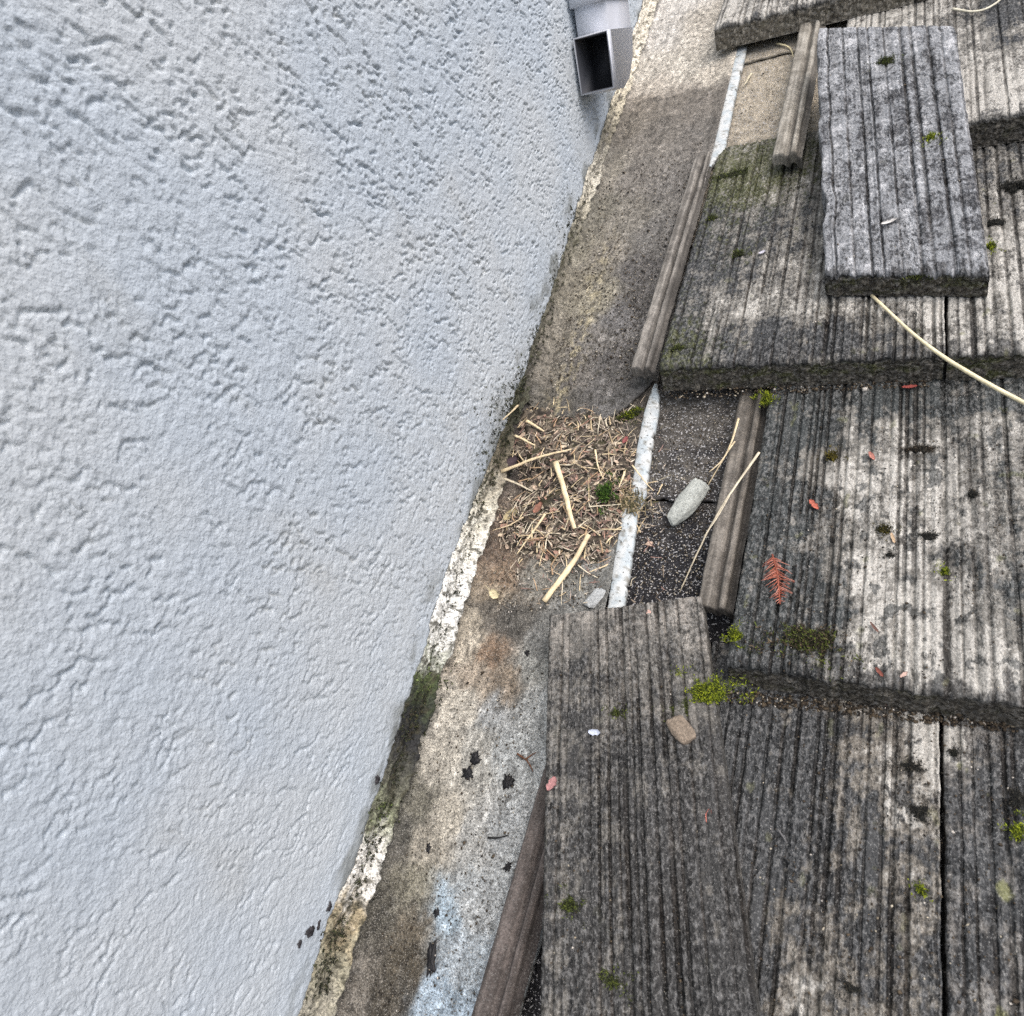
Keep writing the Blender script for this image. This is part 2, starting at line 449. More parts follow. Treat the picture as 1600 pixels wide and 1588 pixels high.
def tile_colour(seed, dark_pts, lightc=C_LIGHT, midc=C_MID, darkc=C_DARK, spots=0.5, lich=0.3, moss_butt=0.6, wet=0.5, moss_pts=(), butt=1.0):
    def f(xy, sm, tm, W, L, groove, D, front, side):
        x, y = xy[:, 0], xy[:, 1]
        wx = np.column_stack([x + 0.010 * fbm(x * 40, y * 25, 3), y + 0.016 * fbm(x * 40 + 9, y * 25, 3)])
        dk = blend_points(wx, dark_pts, 3.2) if dark_pts else np.full(len(x), 0.5)
        streak = fbm(sm * 240 + seed, tm * 9 + seed, 3)
        streak2 = fbm(sm * 90 + seed * 2, tm * 5, 3)
        blot = fbm(x * 48, y * 48 + seed, 4)
        fine = fbm(x * 210, y * 210, 3)
        v = dk + 0.10 + 0.10 * streak + 0.16 * streak2 + 0.34 * blot + 0.22 * fine
        # light -> mid -> dark with fairly crisp water-line edges
        col = mix(np.tile(lightc, (len(x), 1)), np.tile(midc, (len(x), 1)), sstep(0.30, 0.46, v))
        col = mix(col, np.tile(darkc, (len(x), 1)), sstep(0.52, 0.68, v))
        # algae spots with their own round shapes
        sp = fbm(x * 58 + seed, y * 50, 4, 0.55)
        s_m = sstep(0.22, 0.26, sp + 0.10 * fine) * spots
        col = mix(col, darkc * 0.9, s_m * 0.9)
        # scalloped damp fringe creeping up from the lower edge
        fr = sstep(0.005, 0.0, tm - 0.026 * wet - 0.022 * streak2 - 0.034 * blot - 0.010 * streak)
        col = mix(col, C_DARK * 0.9 + 0.1 * C_SOIL, fr * 0.70 * (1 - 0.25 * sstep(0, .3, fine)))
        # dirt lying in the scores, patchy
        col = mix(col, C_SOIL * 0.75, groove * 0.55 * sstep(-0.35, 0.3, fbm(x * 30, y * 14 + 3, 3)))
        # lichen flecks
        lm = 0.7 * sstep(0.44, 0.54, fbm(x * 55 + 40 + seed, y * 45, 3) + 0.1 * fine) * lich
        col = mix(col, C_LICH * 0.8, lm)
        if moss_pts:
            mo = blend_points(wx, moss_pts, 3.0)
            col = mix(col, C_MOSS, sstep(0.45, 0.75, mo + 0.35 * fine + 0.2 * blot) * 0.75)
        # the butt carries soil, algae and moss
        bm = np.clip(front, 0, 1)
        bc = mix(np.tile(lin(88, 84, 75), (len(x), 1)), np.tile(C_MOSS, (len(x), 1)), sstep(-0.1, 0.3, fbm(x * 40, D * 3 + seed, 3) - 0.25 + 0.5 * moss_butt * (1 - D)) * moss_butt)
        bc = mix(bc, np.tile(lin(150, 145, 134), (len(x), 1)), sstep(0.1, 0.4, fbm(x * 160, D * 8 + seed, 3)) * 0.6)
        pt = sstep(0.0, 0.5, fbm(x * 300, D * 14 + seed, 3)); bc = bc * butt * (0.72 + 0.55 * pt)[:, None]
        col = mix(col, bc, bm * sstep(0.02, 0.18, D))
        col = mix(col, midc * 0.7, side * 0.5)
        return col
    return f

TH = 0.034
Y_B = {-1: 1.225, 0: 0.881, 1: 0.533, 2: 0.203, 3: -0.137, 4: -0.475}
def ztop(course, y):
    """height of a course's upper face"""
    return -TH * (y - Y_B[course]) / 0.34

def quad_from(px_bl, px_br, course, y_head, xb=None, dx_head=(0, 0)):
    bl = at(*px_bl, 0.0); br = at(*px_br, 0.0)
    return bl, br

def flange(parent, p_b, p_h, width, seed, zoff=(0, 0), colr=None):
    """side interlock of a tile: two rounded ribs and a channel, running up its left edge"""
    p_b = np.array(p_b, float); p_h = np.array(p_h, float)
    prof = [(0.0, -0.014), (0.0, -0.003), (0.08, -0.0006), (0.22, 0.0), (0.40, -0.0004), (0.47, -0.0035), (0.52, -0.0060), (0.58, -0.0062),
            (0.63, -0.0035), (0.68, -0.0008), (0.76, -0.0004), (0.83, -0.0022), (0.88, -0.009), (1.0, -0.0105), (1.06, -0.0105)]
    pu = np.array([p[0] for p in prof]); pz = np.array([p[1] for p in prof])
    fu = np.linspace(0, 1, 44); idx = np.linspace(0, len(prof) - 1, 44)
    U = np.interp(idx, np.arange(len(prof)), pu); Zp = np.interp(idx, np.arange(len(prof)), pz)
    L = np.linalg.norm(p_h - p_b); nt = int(L / 0.0022)
    tt = np.concatenate([[0, 0], np.linspace(0, 1, nt)]); drop = np.concatenate([[1, 0.3], np.zeros(nt)])
    Ui, Ti = np.meshgrid(U, tt, indexing='ij'); Zi, Di = np.meshgrid(Zp, drop, indexing='ij'); Ii, _ = np.meshgrid(idx, tt, indexing='ij')
    Ui, Ti, Zi, Di, Ii = [a.ravel() for a in (Ui, Ti, Zi, Di, Ii)]
    y_dir = (p_h - p_b) / L
    x_dir = np.array([y_dir[1], -y_dir[0], 0]); x_dir /= np.linalg.norm(x_dir)
    pos = p_b[None, :] + Ti[:, None] * (p_h - p_b) + (Ui * width)[:, None] * x_dir
    tm = Ti * L
    pos[:, 2] += Zi + 0.0006 * fbm(tm * 120 + seed, Ui * 9, 3) + 0.0012 * fbm(tm * 14 + seed, Ui * 2, 2) - Di * 0.016
    pos[:, 0] += 0.0010 * fbm(tm * 40 + seed, Ui * 3 + 2, 3)
    x, y = pos[:, 0], pos[:, 1]
    a, b, c = colr if colr else (lin(142, 138, 131), lin(98, 95, 90), lin(52, 50, 48))
    v = 0.45 + 0.45 * fbm(Ui * width * 260 + seed, tm * 6, 3) + 0.4 * fbm(x * 60, y * 40, 4)
    col = mix(np.tile(a, (len(x), 1)), np.tile(b, (len(x), 1)), sstep(0.2, 0.6, v)); col = mix(col, np.tile(c, (len(x), 1)), sstep(0.6, 0.95, v) * 0.8)
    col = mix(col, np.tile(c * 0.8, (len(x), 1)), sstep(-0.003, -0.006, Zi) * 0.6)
    me = raw_mesh('side_interlock', pos, grid_faces(len(U), len(tt)), col, np.column_stack([Ui * width, tm, np.full(len(tm), seed * 2.1)]))
    return link_mesh('side_interlock', me, M['lock'], parent)

# --- deck and felt beneath everything
def build_deck():
    ys = graded([(-0.9, 1.7, 0.05)]); xs = np.linspace(XW - 0.02, 1.0, 24)
    X, Y = np.meshgrid(xs, ys, indexing='ij')
    V = np.stack([X.ravel(), Y.ravel(), np.full(X.size, -0.078)], 1)
    Fm = grid_faces(len(xs), len(ys))
    V2 = V.copy(); V2[:, 2] -= 0.02
    col = np.tile(lin(90, 76, 60), (len(V) * 2, 1))
    me = raw_mesh('roof_deck', np.vstack([V, V2]), [Fm, grid_faces(len(xs), len(ys), len(V), True)], col)
    link_mesh('roof_deck', me, M['wood'], roof)
build_deck()

def build_felt():
    """mineral felt: laps step down the slope; dust lies on the upper laps"""
    laps = [(-0.9, at(1060, 782, -0.056)[1], -0.0600), (at(1060, 782, -0.056)[1] - 0.0005, 0.80, -0.0565),
            (0.79, at(1190, 92, -0.05)[1], -0.0530), (at(1190, 92, -0.05)[1] - 0.0005, 1.75, -0.0500)]
    for i, (a, b, zz) in enumerate(laps):
        x0, x1 = -0.26, 1.0
        xs = graded([(x0, -0.06, 0.002), (-0.06, x1, 0.05)])
        vis0, vis1 = max(a, 0.2), min(b, 1.3)
        segs = []
        if a < vis0: segs.append((a, vis0, 0.04))
        segs.append((vis0, vis1, 0.002))
        if b > vis1: segs.append((vis1, b, 0.04))
        ys = graded(segs)
        X, Y = np.meshgrid(xs, ys, indexing='ij'); x = X.ravel(); y = Y.ravel()
        ragged = np.clip(1 - (y - a) / 0.02, 0, 1) * 0.006 * fbm(x * 40, y * 0 + i, 3)
        lift = np.clip(1 - (y - a) / 0.03, 0, 1) ** 2 * 0.002
        z = zz + lift + 0.0010 * fbm(x * 60, y * 60 + i, 4) + 0.0016 * fbm(x * 18, y * 18, 2)
        dust = blend_points(np.column_stack([x, y]), [(1180, 120, .95), (1190, 60, 1.0), (1170, 190, .85), (1080, 620, .38), (1060, 700, .30), (1100, 690, .25), (1090, 760, .22),
                                                      (1020, 790, .2), (1050, 850, .05), (1010, 900, .08), (1080, 900, 0)], 3)
        d = dust + 0.25 * fbm(x * 60, y * 60, 4)
        col = mix(np.tile(lin(42, 42, 45), (len(x), 1)), np.tile(lin(92, 89, 84), (len(x), 1)), sstep(0.08, 0.45, d))
        col = mix(col, np.tile(lin(162, 154, 138), (len(x), 1)), sstep(0.5, 0.95, d))
        V = np.stack([x, y + ragged, z], 1)
        nx, ny = len(xs), len(ys)
        # folded-down lower lip so that the lap has a thickness
        lip = V.reshape(nx, ny, 3)[:, 0].copy(); lip[:, 2] -= 0.0032
        base = len(V)
        V = np.vstack([V, lip]); col = np.vstack([col, col.reshape(nx, ny, 3)[:, 0] * 0.5])
        k = np.arange(nx - 1)
        F2 = np.stack([base + k, base + k + 1, (k + 1) * ny, k * ny], 1)
        me = raw_mesh('felt_underlay', V, [grid_faces(nx, ny), F2], col)
        link_mesh('felt_underlay', me, M['felt'], roof)
build_felt()

# --- courses.  x of joints at the butt line, in the roof plane
JL_ODD = at(1028, 568, 0)[0]        # left edge of the body in courses -1, 1, 3
JR_ODD = at(1480, 545, 0)[0]
JL_EVEN = at(1131, 1045, 0)[0]
WID = JR_ODD - JL_ODD
GAP = 0.0032
def course_tile(c, x0, x1, seed, dark, y_len=0.372, hi=True, fl=None, dxh=0.0, **kw):
    y0 = Y_B[c]; y1 = y0 + y_len
    cc = {k: kw.pop(k) for k in list(kw) if k in ('lightc', 'midc', 'darkc', 'spots', 'lich', 'moss_butt', 'wet', 'moss_pts', 'butt')}
    q = [(x0 + GAP / 2, y0), (x1 - GAP / 2, y0), (x1 - GAP / 2 + dxh, y1), (x0 + GAP / 2 + dxh, y1)]
    d = dict(ds=0.0009, dt=0.0019) if hi else dict(ds=0.006, dt=0.012)
    d.update(kw)
    return build_tile('tile', q, ztop(c, y0), ztop(c, y1), TH - 0.001, seed, tile_colour(seed, dark, **cc), roof, **d)

# course 1 (the one crossing the middle of the picture)
t1 = course_tile(1, JL_ODD, JR_ODD, 21, [(1060, 540, .72), (1060, 400, .66), (1100, 300, .66), (1150, 420, .60), (1140, 250, .46), (1200, 330, .56), (1230, 300, .36), (1220, 430, .36),
                 (1180, 490, .34), (1120, 500, .40), (1270, 490, .22), (1340, 480, .24), (1420, 520, .34), (1450, 500, .02), (1300, 540, .68), (1200, 540, .66), (1400, 540, .55), (1270, 350, .45)],
                 y_len=at(1150, 212, -0.03)[1] - Y_B[1], spots=0.25, lich=0.25, moss_butt=0.8, wet=0.35, label='tile with a brown mossy lower edge beside the flashing',
                 moss_pts=[(1145, 275, .75), (1110, 345, .5), (1160, 400, .45), (1250, 400, .1), (1080, 450, .4), (1300, 480, 0), (1060, 555, .6), (1400, 500, .2), (1200, 480, .1)])
course_tile(1, JR_ODD, JR_ODD + WID, 22, [(1540, 300, .34), (1570, 400, .25), (1540, 480, .18), (1580, 520, .3), (1560, 250, .5), (1590, 300, .4)], spots=0.35, moss_butt=0.9, lich=0.45, wet=0.3)
# course 2
t2 = course_tile(2, JL_EVEN, JL_EVEN + WID, 31, [(1170, 1000, .78), (1200, 800, .76), (1230, 650, .72), (1300, 640, .60), (1240, 900, .70), (1270, 780, .55), (1310, 760, .15), (1310, 860, .40), (1290, 950, .58), (1360, 680, .38),
                 (1350, 900, .12), (1420, 750, .20), (1400, 980, .15), (1450, 680, .34), (1500, 800, .2), (1480, 950, .24), (1540, 900, .42), (1580, 950, .5), (1520, 1020, .16), (1590, 800, .48), (1550, 660, .34), (1480, 620, .62), (1380, 610, .66), (1590, 600, .7)],
                 spots=0.85, lich=0.35, moss_butt=0.35, wet=0.45, label='tile with pale bare patches and dark algae spots', darkc=lin(58, 62, 62))
course_tile(2, JL_EVEN + WID, JL_EVEN + 2 * WID, 32, [(1640, 900, .5), (1700, 700, .4)], hi=False)
# course 3
t3 = course_tile(3, JL_ODD + 0.022, JR_ODD - 0.002, 41, [(1150, 1150, .82), (1180, 1300, .80), (1240, 1200, .72), (1300, 1150, .62), (1300, 1350, .62), (1350, 1250, .55), (1390, 1150, .35), (1400, 1250, .22), (1440, 1150, .05),
                 (1440, 1250, .45), (1430, 1350, .48), (1420, 1450, .45), (1260, 1480, .50), (1240, 1550, .3), (1300, 1540, .38), (1350, 1500, .6), (1460, 1500, .6), (1180, 1500, .75)],
                 spots=0.9, lich=0.25, wet=0.2, midc=lin(112, 108, 100), label='tile half hidden beneath the slipped cut tile')
course_tile(3, JR_ODD - 0.002, JR_ODD + WID, 42, [(1500, 1150, .22), (1530, 1150, .40), (1580, 1200, .66), (1520, 1300, .62), (1580, 1400, .6), (1540, 1500, .58), (1590, 1560, .5)], spots=0.7, lich=0.7, midc=lin(104, 102, 98),
            label='dark tile with yellow lichen right of the narrow black joint')
# course 0 and -1
t0 = course_tile(0, at(1296, 232, 0)[0], at(1296, 232, 0)[0] + WID, 51, [(1330, 20, .22), (1420, 20, .25), (1540, 100, .2), (1580, 60, .5), (1560, 150, .16), (1500, 60, .34), (1590, 10, .7)], spots=0.1, lich=0.1, moss_butt=0.3, wet=0.05, depth=0.8,
            label='pale bare tile partly covered by the loose blue-grey tile')
course_tile(0, at(1296, 232, 0)[0] + WID, at(1296, 232, 0)[0] + 2 * WID, 52, [(1640, 100, .4), (1700, 60, .5)], hi=False)
course_tile(-1, at(1119, 24, 0)[0], at(1119, 24, 0)[0] + WID, 61, [(1150, 5, .25), (1250, 5, .3), (1400, -60, .4)], spots=0.1, lich=0.2, moss_butt=0.1, wet=0.0, butt=2.0, label='tile whose blunt lower end shows at the top of the picture')
course_tile(-1, at(1119, 24, 0)[0] + WID, at(1119, 24, 0)[0] + 2 * WID, 62, [(1500, -60, .4), (1700, -60, .5)], hi=False)
# just outside the picture: the roof goes on to the right and below
course_tile(1, JR_ODD + WID, JR_ODD + 2 * WID, 23, [(1800, 400, .4), (1900, 400, .5)], hi=False)
course_tile(3, JR_ODD + WID, JR_ODD + 2 * WID, 43, [(1800, 1300, .4), (1900, 1400, .5)], hi=False)
for k in range(3):
    course_tile(4, JL_EVEN + (k - 0.0) * WID, JL_EVEN + (k + 1) * WID, 71 + k, [(1200, 1700, .5), (1500, 1700, .45)], hi=False)

# side interlocks on the left edges
def fl_points(px_b, px_h, zb, zh):
    return at(*px_b, zb), at(*px_h, zh)
b, h_ = fl_points((984, 574), (1086, 240), -0.004, -0.036); flange(t1, b, h_, 0.0255, 5)
b, h_ = fl_points((1088, 945), (1166, 560), -0.020, -0.046); flange(t2, b, h_, 0.030, 6, colr=(lin(130, 125, 117), lin(92, 88, 82), lin(50, 47, 44)))
b, h_ = fl_points((728, 1610), (872, 1120), -0.012, -0.040); flange(t3, b, h_, 0.032, 7, colr=(lin(104, 97, 93), lin(74, 69, 66), lin(44, 41, 40)))
b, h_ = fl_points((1206, 242), (1262, -20), -0.006, -0.030); flange(t0, b, h_, 0.034, 8, colr=(lin(166, 162, 152), lin(122, 118, 109), lin(62, 58, 54)))

# ================================================================== LOOSE CUT TILES
def loose_colour(seed, dark_pts, a, b, c, grey=False, head=None):
    base = tile_colour(seed, dark_pts, lightc=a, midc=b, darkc=c, spots=0.35 if not grey else 0.3, lich=0.05, moss_butt=0.7, wet=0.12 if grey else 0.2)
    return base

ZL = 0.026
q = [at(846, 1640, 0.012), at(1194, 1660, 0.012), at(1094, 930, -0.010), at(856, 962, -0.010)]
low = build_tile('cut_tile', q, 0.016, -0.012, 0.024, 81, loose_colour(81, [(880, 990, .30), (960, 980, .34), (1070, 980, .26), (900, 1060, .46), (1000, 1060, .44), (1090, 1020, .36), (900, 1180, .52), (1000, 1200, .55), (880, 1350, .52),
                 (980, 1330, .60), (1080, 1250, .64), (1100, 1400, .70), (930, 1480, .62), (1050, 1500, .72), (880, 1560, .5), (1140, 1560, .74)], lin(134, 130, 123), lin(96, 94, 89), lin(54, 54, 53)),
                 ds=0.0009, dt=0.0017, origin=q[0] + np.array([0.1, 0.1, 0]), left_wave=0.0, depth=1.15, shear=-0.02)
tag(low, 'brown-grey cut roof tile slipped down over the flashing, its square head below the debris', 'roof tile', 'loose cut roof tiles')

q = [at(1290, 428, 0.020), at(1547, 428, 0.020), at(1492, 40, 0.036), at(1277, 44, 0.036)]
grey = build_tile('cut_tile', q, 0.021, 0.036, 0.028, 91, loose_colour(91, [(1330, 80, .28), (1420, 100, .42), (1480, 80, .26), (1330, 300, .40), (1400, 250, .48), (1470, 250, .42), (1330, 400, .36), (1450, 380, .46), (1520, 380, .48)],
                  lin(172, 174, 176), lin(128, 131, 134), lin(62, 64, 67), True), ds=0.0008, dt=0.0016, mat='tile_grey', origin=q[0] + np.array([0.08, 0.1, 0]), left_wave=0.007, depth=1.25, skirt=0.003, rough_butt=1.5, dens=0.62)
tag(grey, 'loose blue-grey cut tile with deep grooves lying askew on top of the upper courses', 'roof tile', 'loose cut roof tiles')

# ================================================================== FLASHING
Z_PAN = -0.052
STRIP_B = at(948, 950, -0.048); STRIP_T = at(1168, 20, -0.044)
def strip_x(y):
    k = (y - STRIP_B[1]) / (STRIP_T[1] - STRIP_B[1])
    return STRIP_B[0] + k * (STRIP_T[0] - STRIP_B[0])

PAN_LOW = [(600, 1560, lin(84, 76, 58)), (560, 1560, lin(120, 112, 96)), (640, 1500, lin(88, 78, 56)), (590, 1420, lin(92, 88, 72)), (640, 1380, lin(134, 128, 100)), (600, 1340, lin(96, 92, 80)),
           (690, 1560, lin(146, 178, 200)), (720, 1500, lin(158, 176, 186)), (700, 1430, lin(150, 184, 204)), (745, 1420, lin(164, 172, 172)), (650, 1450, lin(112, 100, 74)),
           (665, 1330, lin(170, 160, 134)), (700, 1280, lin(196, 186, 158)), (740, 1300, lin(172, 174, 166)), (790, 1300, lin(160, 168, 168)), (650, 1250, lin(120, 116, 94)), (620, 1290, lin(92, 90, 78)),
           (690, 1180, lin(188, 180, 156)), (740, 1180, lin(176, 174, 158)), (800, 1180, lin(164, 172, 170)), (830, 1120, lin(168, 174, 170)), (770, 1120, lin(166, 172, 170)), (720, 1100, lin(190, 182, 158)),
           (735, 1010, lin(196, 182, 150)), (765, 1020, lin(150, 116, 76)), (790, 1060, lin(142, 122, 92)), (740, 1060, lin(176, 156, 124)), (830, 1040, lin(150, 152, 142)), (720, 980, lin(180, 166, 134)),
           (800, 970, lin(92, 88, 78)), (850, 1000, lin(120, 122, 116)), (760, 960, lin(112, 104, 88)), (790, 900, lin(150, 118, 78)), (770, 930, lin(160, 140, 104)), (840, 900, lin(134, 130, 114)), (890, 900, lin(132, 132, 120)),
           (920, 870, lin(148, 150, 142)), (900, 950, lin(126, 128, 122)), (780, 850, lin(120, 96, 70)), (860, 830, lin(110, 100, 82)), (940, 820, lin(96, 90, 78)), (900, 700, lin(96, 84, 68)), (800, 700, lin(70, 60, 52))]
PAN_UP = [(1060, 10, lin(206, 200, 184)), (1100, 40, lin(196, 184, 156)), (1030, 60, lin(204, 198, 182)), (1080, 110, lin(202, 192, 164)), (1010, 120, lin(200, 190, 164)), (1110, 120, lin(206, 192, 160)), (1020, 140, lin(192, 178, 150)),
          (1060, 160, lin(160, 146, 122)), (1000, 170, lin(168, 152, 124)), (1100, 170, lin(150, 138, 118)), (970, 200, lin(160, 146, 118)), (1030, 220, lin(142, 132, 114)), (1090, 220, lin(130, 122, 108)),
          (940, 280, lin(158, 148, 120)), (1000, 280, lin(132, 124, 110)), (1060, 290, lin(118, 112, 102)), (930, 340, lin(128, 122, 96)), (980, 350, lin(136, 128, 108)), (1030, 370, lin(112, 108, 100)), (910, 400, lin(140, 132, 98)),
          (940, 400, lin(140, 130, 108)), (1000, 430, lin(96, 92, 88)), (890, 460, lin(134, 124, 92)), (930, 470, lin(160, 150, 112)), (970, 500, lin(112, 110, 108)), (870, 530, lin(128, 118, 92)), (930, 540, lin(126, 120, 110)), (1000, 480, lin(92, 88, 84)),
          (970, 560, lin(96, 92, 88)), (850, 580, lin(124, 114, 90)), (900, 590, lin(112, 104, 92)), (950, 610, lin(104, 100, 94)), (990, 590, lin(92, 88, 82)), (840, 630, lin(92, 86, 68)), (900, 640, lin(84, 80, 72)), (960, 640, lin(98, 96, 92))]

def pan_mesh(y0, y1, zoff, paint, seed, y0_fun=None, hi=(None, None), tone=1.0, sat=0.75):
    ys = graded([s for s in hi]); nx = 150
    u = np.linspace(0, 1, nx)
    U, Y = np.meshgrid(u, ys, indexing='ij'); U = U.ravel(); Y = Y.ravel()
    if y0_fun is not None:
        # ragged, rounded lower edge
        k = np.clip(1 - (Y - ys[0]) / 0.10, 0, 1)
        Y = Y + k * y0_fun(U)
    xr = strip_x(Y) - 0.001
    x = XW + 0.004 + U * (xr - XW - 0.004)
    xm = x - XW
    # cove at the wall, shallow dish, small rise to the hem
    z = Z_PAN + zoff + 0.030 * np.clip(1 - xm / 0.026, 0, 1) ** 2.2 + 0.006 * sstep(0.86, 1.0, U) + 0.0016 * fbm(x * 14 + seed, Y * 9, 3) + 0.0005 * fbm(x * 120, Y * 120 + seed, 3)
    warp = np.column_stack([x + 0.014 * fbm(x * 38 + seed, Y * 22, 5, 0.65), Y + 0.024 * fbm(x * 38 + 5, Y * 22 + seed, 5, 0.65)])
    col = blend_points(warp, paint, 4.6, z=Z_PAN)
    grey_ = col.mean(1, keepdims=True); col = (grey_ + (col - grey_) * sat) * tone
    g = fbm(x * 130, Y * 90, 5, 0.6); gs = fbm(x * 60 + seed, Y * 12, 4)
    col = col * np.clip(1 + 0.75 * g + 0.45 * gs, 0.25, 2.0)[:, None]
    if seed == 4:
        vein = np.exp(-((x - (XW + 0.052) - 0.012 * fbm(Y * 14, Y * 0 + 2, 3)) / 0.013) ** 2) * sstep(0.0, 0.35, fbm(x * 110, Y * 60 + 4, 5, 0.65) + 0.12)
        col = mix(col, np.tile(lin(176, 166, 134), (len(x), 1)), vein * 0.6 * sstep(0.9, 0.7, Y))
        crumbs = sstep(0.16, 0.22, fbm(x * 130 + 9, Y * 110, 4, 0.6)) * sstep(0.95, 0.6, Y)
        col = mix(col, np.tile(lin(52, 50, 42), (len(x), 1)), crumbs * 0.65)
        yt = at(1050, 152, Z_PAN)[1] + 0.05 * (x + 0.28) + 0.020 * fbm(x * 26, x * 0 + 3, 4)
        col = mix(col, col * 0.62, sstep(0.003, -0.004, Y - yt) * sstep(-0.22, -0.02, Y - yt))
    # flaked paler and darker islands
    isl = sstep(0.20, 0.26, fbm(x * 75 + 3 * seed, Y * 55, 5, 0.65))
    col = mix(col, col * 1.4 + 0.03, isl * 0.7)
    isd = sstep(0.20, 0.27, fbm(x * 90 + 7, Y * 65 + seed, 5, 0.65))
    col = mix(col, col * 0.42, isd * 0.75)
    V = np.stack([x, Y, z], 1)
    n, k = len(u), len(ys)
    lip = V.reshape(n, k, 3)[:, 0].copy(); lip[:, 2] -= 0.004; base = len(V)
    V = np.vstack([V, lip]); col = np.vstack([np.clip(col, 0.01, 0.9), np.tile(lin(46, 42, 38), (n, 1))])
    j = np.arange(n - 1)
    F2 = np.stack([base + j, base + j + 1, (j + 1) * k, j * k], 1)
    return raw_mesh('pan', V, [grid_faces(n, k), F2], col)

def hem_mesh(pts, half_w, seed, zz):
    """folded return of the flashing: a low flat-topped strip with a chipped right edge"""
    pts = np.array(pts)
    seg = np.concatenate([[0], np.cumsum(np.linalg.norm(np.diff(pts[:, :2], axis=0), axis=1))])
    n = int(seg[-1] / 0.0015); tt = np.linspace(0, seg[-1], n)
    cx = np.interp(tt, seg, pts[:, 0]); cy = np.interp(tt, seg, pts[:, 1]); hw = np.interp(tt, seg, pts[:, 2])
    prof = np.array([(-1, -0.007), (-1, -0.002), (-0.86, -0.0004), (-0.4, 0), (0, 0.0002), (0.4, 0), (0.86, -0.0004), (1, -0.002), (1, -0.007)])
    Pu, Tt = np.meshgrid(np.arange(len(prof)), np.arange(n), indexing='ij'); Pu = Pu.ravel(); Tt = Tt.ravel()
    chipR = 1 - np.clip(sstep(0.05, 0.4, fbm(tt * 60 + seed, tt * 0 + 2, 5, 0.7)) * 0.40, 0, 0.6)
    chipL = 1 - np.clip(sstep(0.2, 0.5, fbm(tt * 50 + seed, tt * 0 + 12, 3)) * 0.25, 0, 0.5)
    off = prof[Pu, 0] * hw[Tt] * np.where(prof[Pu, 0] > 0, chipR[Tt], chipL[Tt])
    x = cx[Tt] + off + 0.0006 * fbm(tt[Tt] * 90, Pu * 3.1, 2); y = cy[Tt]
    z = zz + prof[Pu, 1] + 0.0004 * fbm(tt[Tt] * 25 + seed, Pu * 0.2, 3)
    v = fbm(x * 90, y * 60 + seed, 4)
    col = mix(np.tile(lin(200, 204, 203), (len(x), 1)), np.tile(lin(178, 188, 192), (len(x), 1)), sstep(-0.2, 0.3, v))
    col = mix(col, np.tile(lin(120, 116, 104), (len(x), 1)), sstep(0.16, 0.26, fbm(x * 150, y * 100 + 5, 5, 0.65)) * 0.7)
    col = mix(col, np.tile(lin(96, 92, 84), (len(x), 1)), sstep(-0.0015, -0.004, prof[Pu, 1]) * 0.8)
    return raw_mesh('hem', np.stack([x, y, z], 1), grid_faces(len(prof), n, flip=True), col)

Y_LAP = at(905, 650, Z_PAN)[1]
lowf = empty('flashing', (0, 0, 0))
tag(lowf, 'lower stretch of stained blue-grey metal wall flashing beside the slipped cut tile', 'flashing', 'metal wall flashing')
link_mesh('pan', pan_mesh(0, 0, 0, PAN_LOW, 2, None, [(-0.7, -0.17, 0.03), (-0.17, Y_LAP + 0.03, 0.0014), (Y_LAP + 0.03, Y_LAP + 0.1, 0.02)], tone=0.76, sat=0.55), M['pan'], lowf)
def hp(px, py, w): 
    p = at(px, py, -0.043); return (p[0], p[1], w)
link_mesh('hem', hem_mesh([hp(700, 1900, .0075), hp(850, 1400, .0075), hp(962, 945, .0085), hp(972, 880, .0095), hp(984, 800, .0085), hp(997, 770, .0085), hp(1006, 700, .0088), hp(1017, 645, .0088), hp(1022, 618, .006), hp(1024, 600, .002)], 0.008, 3, -0.043), M['hem'], lowf)
upf = empty('flashing', (0, 0, 0))
tag(upf, 'upper stretch of gritty brown metal wall flashing ending in a curled edge above the debris', 'flashing', 'metal wall flashing')
edge_up = lambda U: 0.030 * (np.abs(U - 0.62) ** 2) * 2.2 - 0.010 + 0.006 * fbm(U * 9, U * 0 + 4, 3) - 0.035 * sstep(0.75, 1.0, U) * 0 + 0.045 * sstep(0.66, 1.0, U)
link_mesh('pan', pan_mesh(0, 0, 0.006, PAN_UP, 4, edge_up, [(Y_LAP, 0.85, 0.0014), (0.85, 1.4, 0.0022), (1.4, 2.2, 0.03)], tone=0.84, sat=0.45), M['pan'], upf)
link_mesh('hem', hem_mesh([hp(1102, 262, .008), hp(1122, 235, .0095), hp(1128, 200, .0105), hp(1142, 130, .0115), hp(1152, 90, .012), hp(1162, 40, .0115), hp(1172, 0, .0115), hp(1200, -150, .011)], 0.010, 9, -0.042), M['hem'], upf)

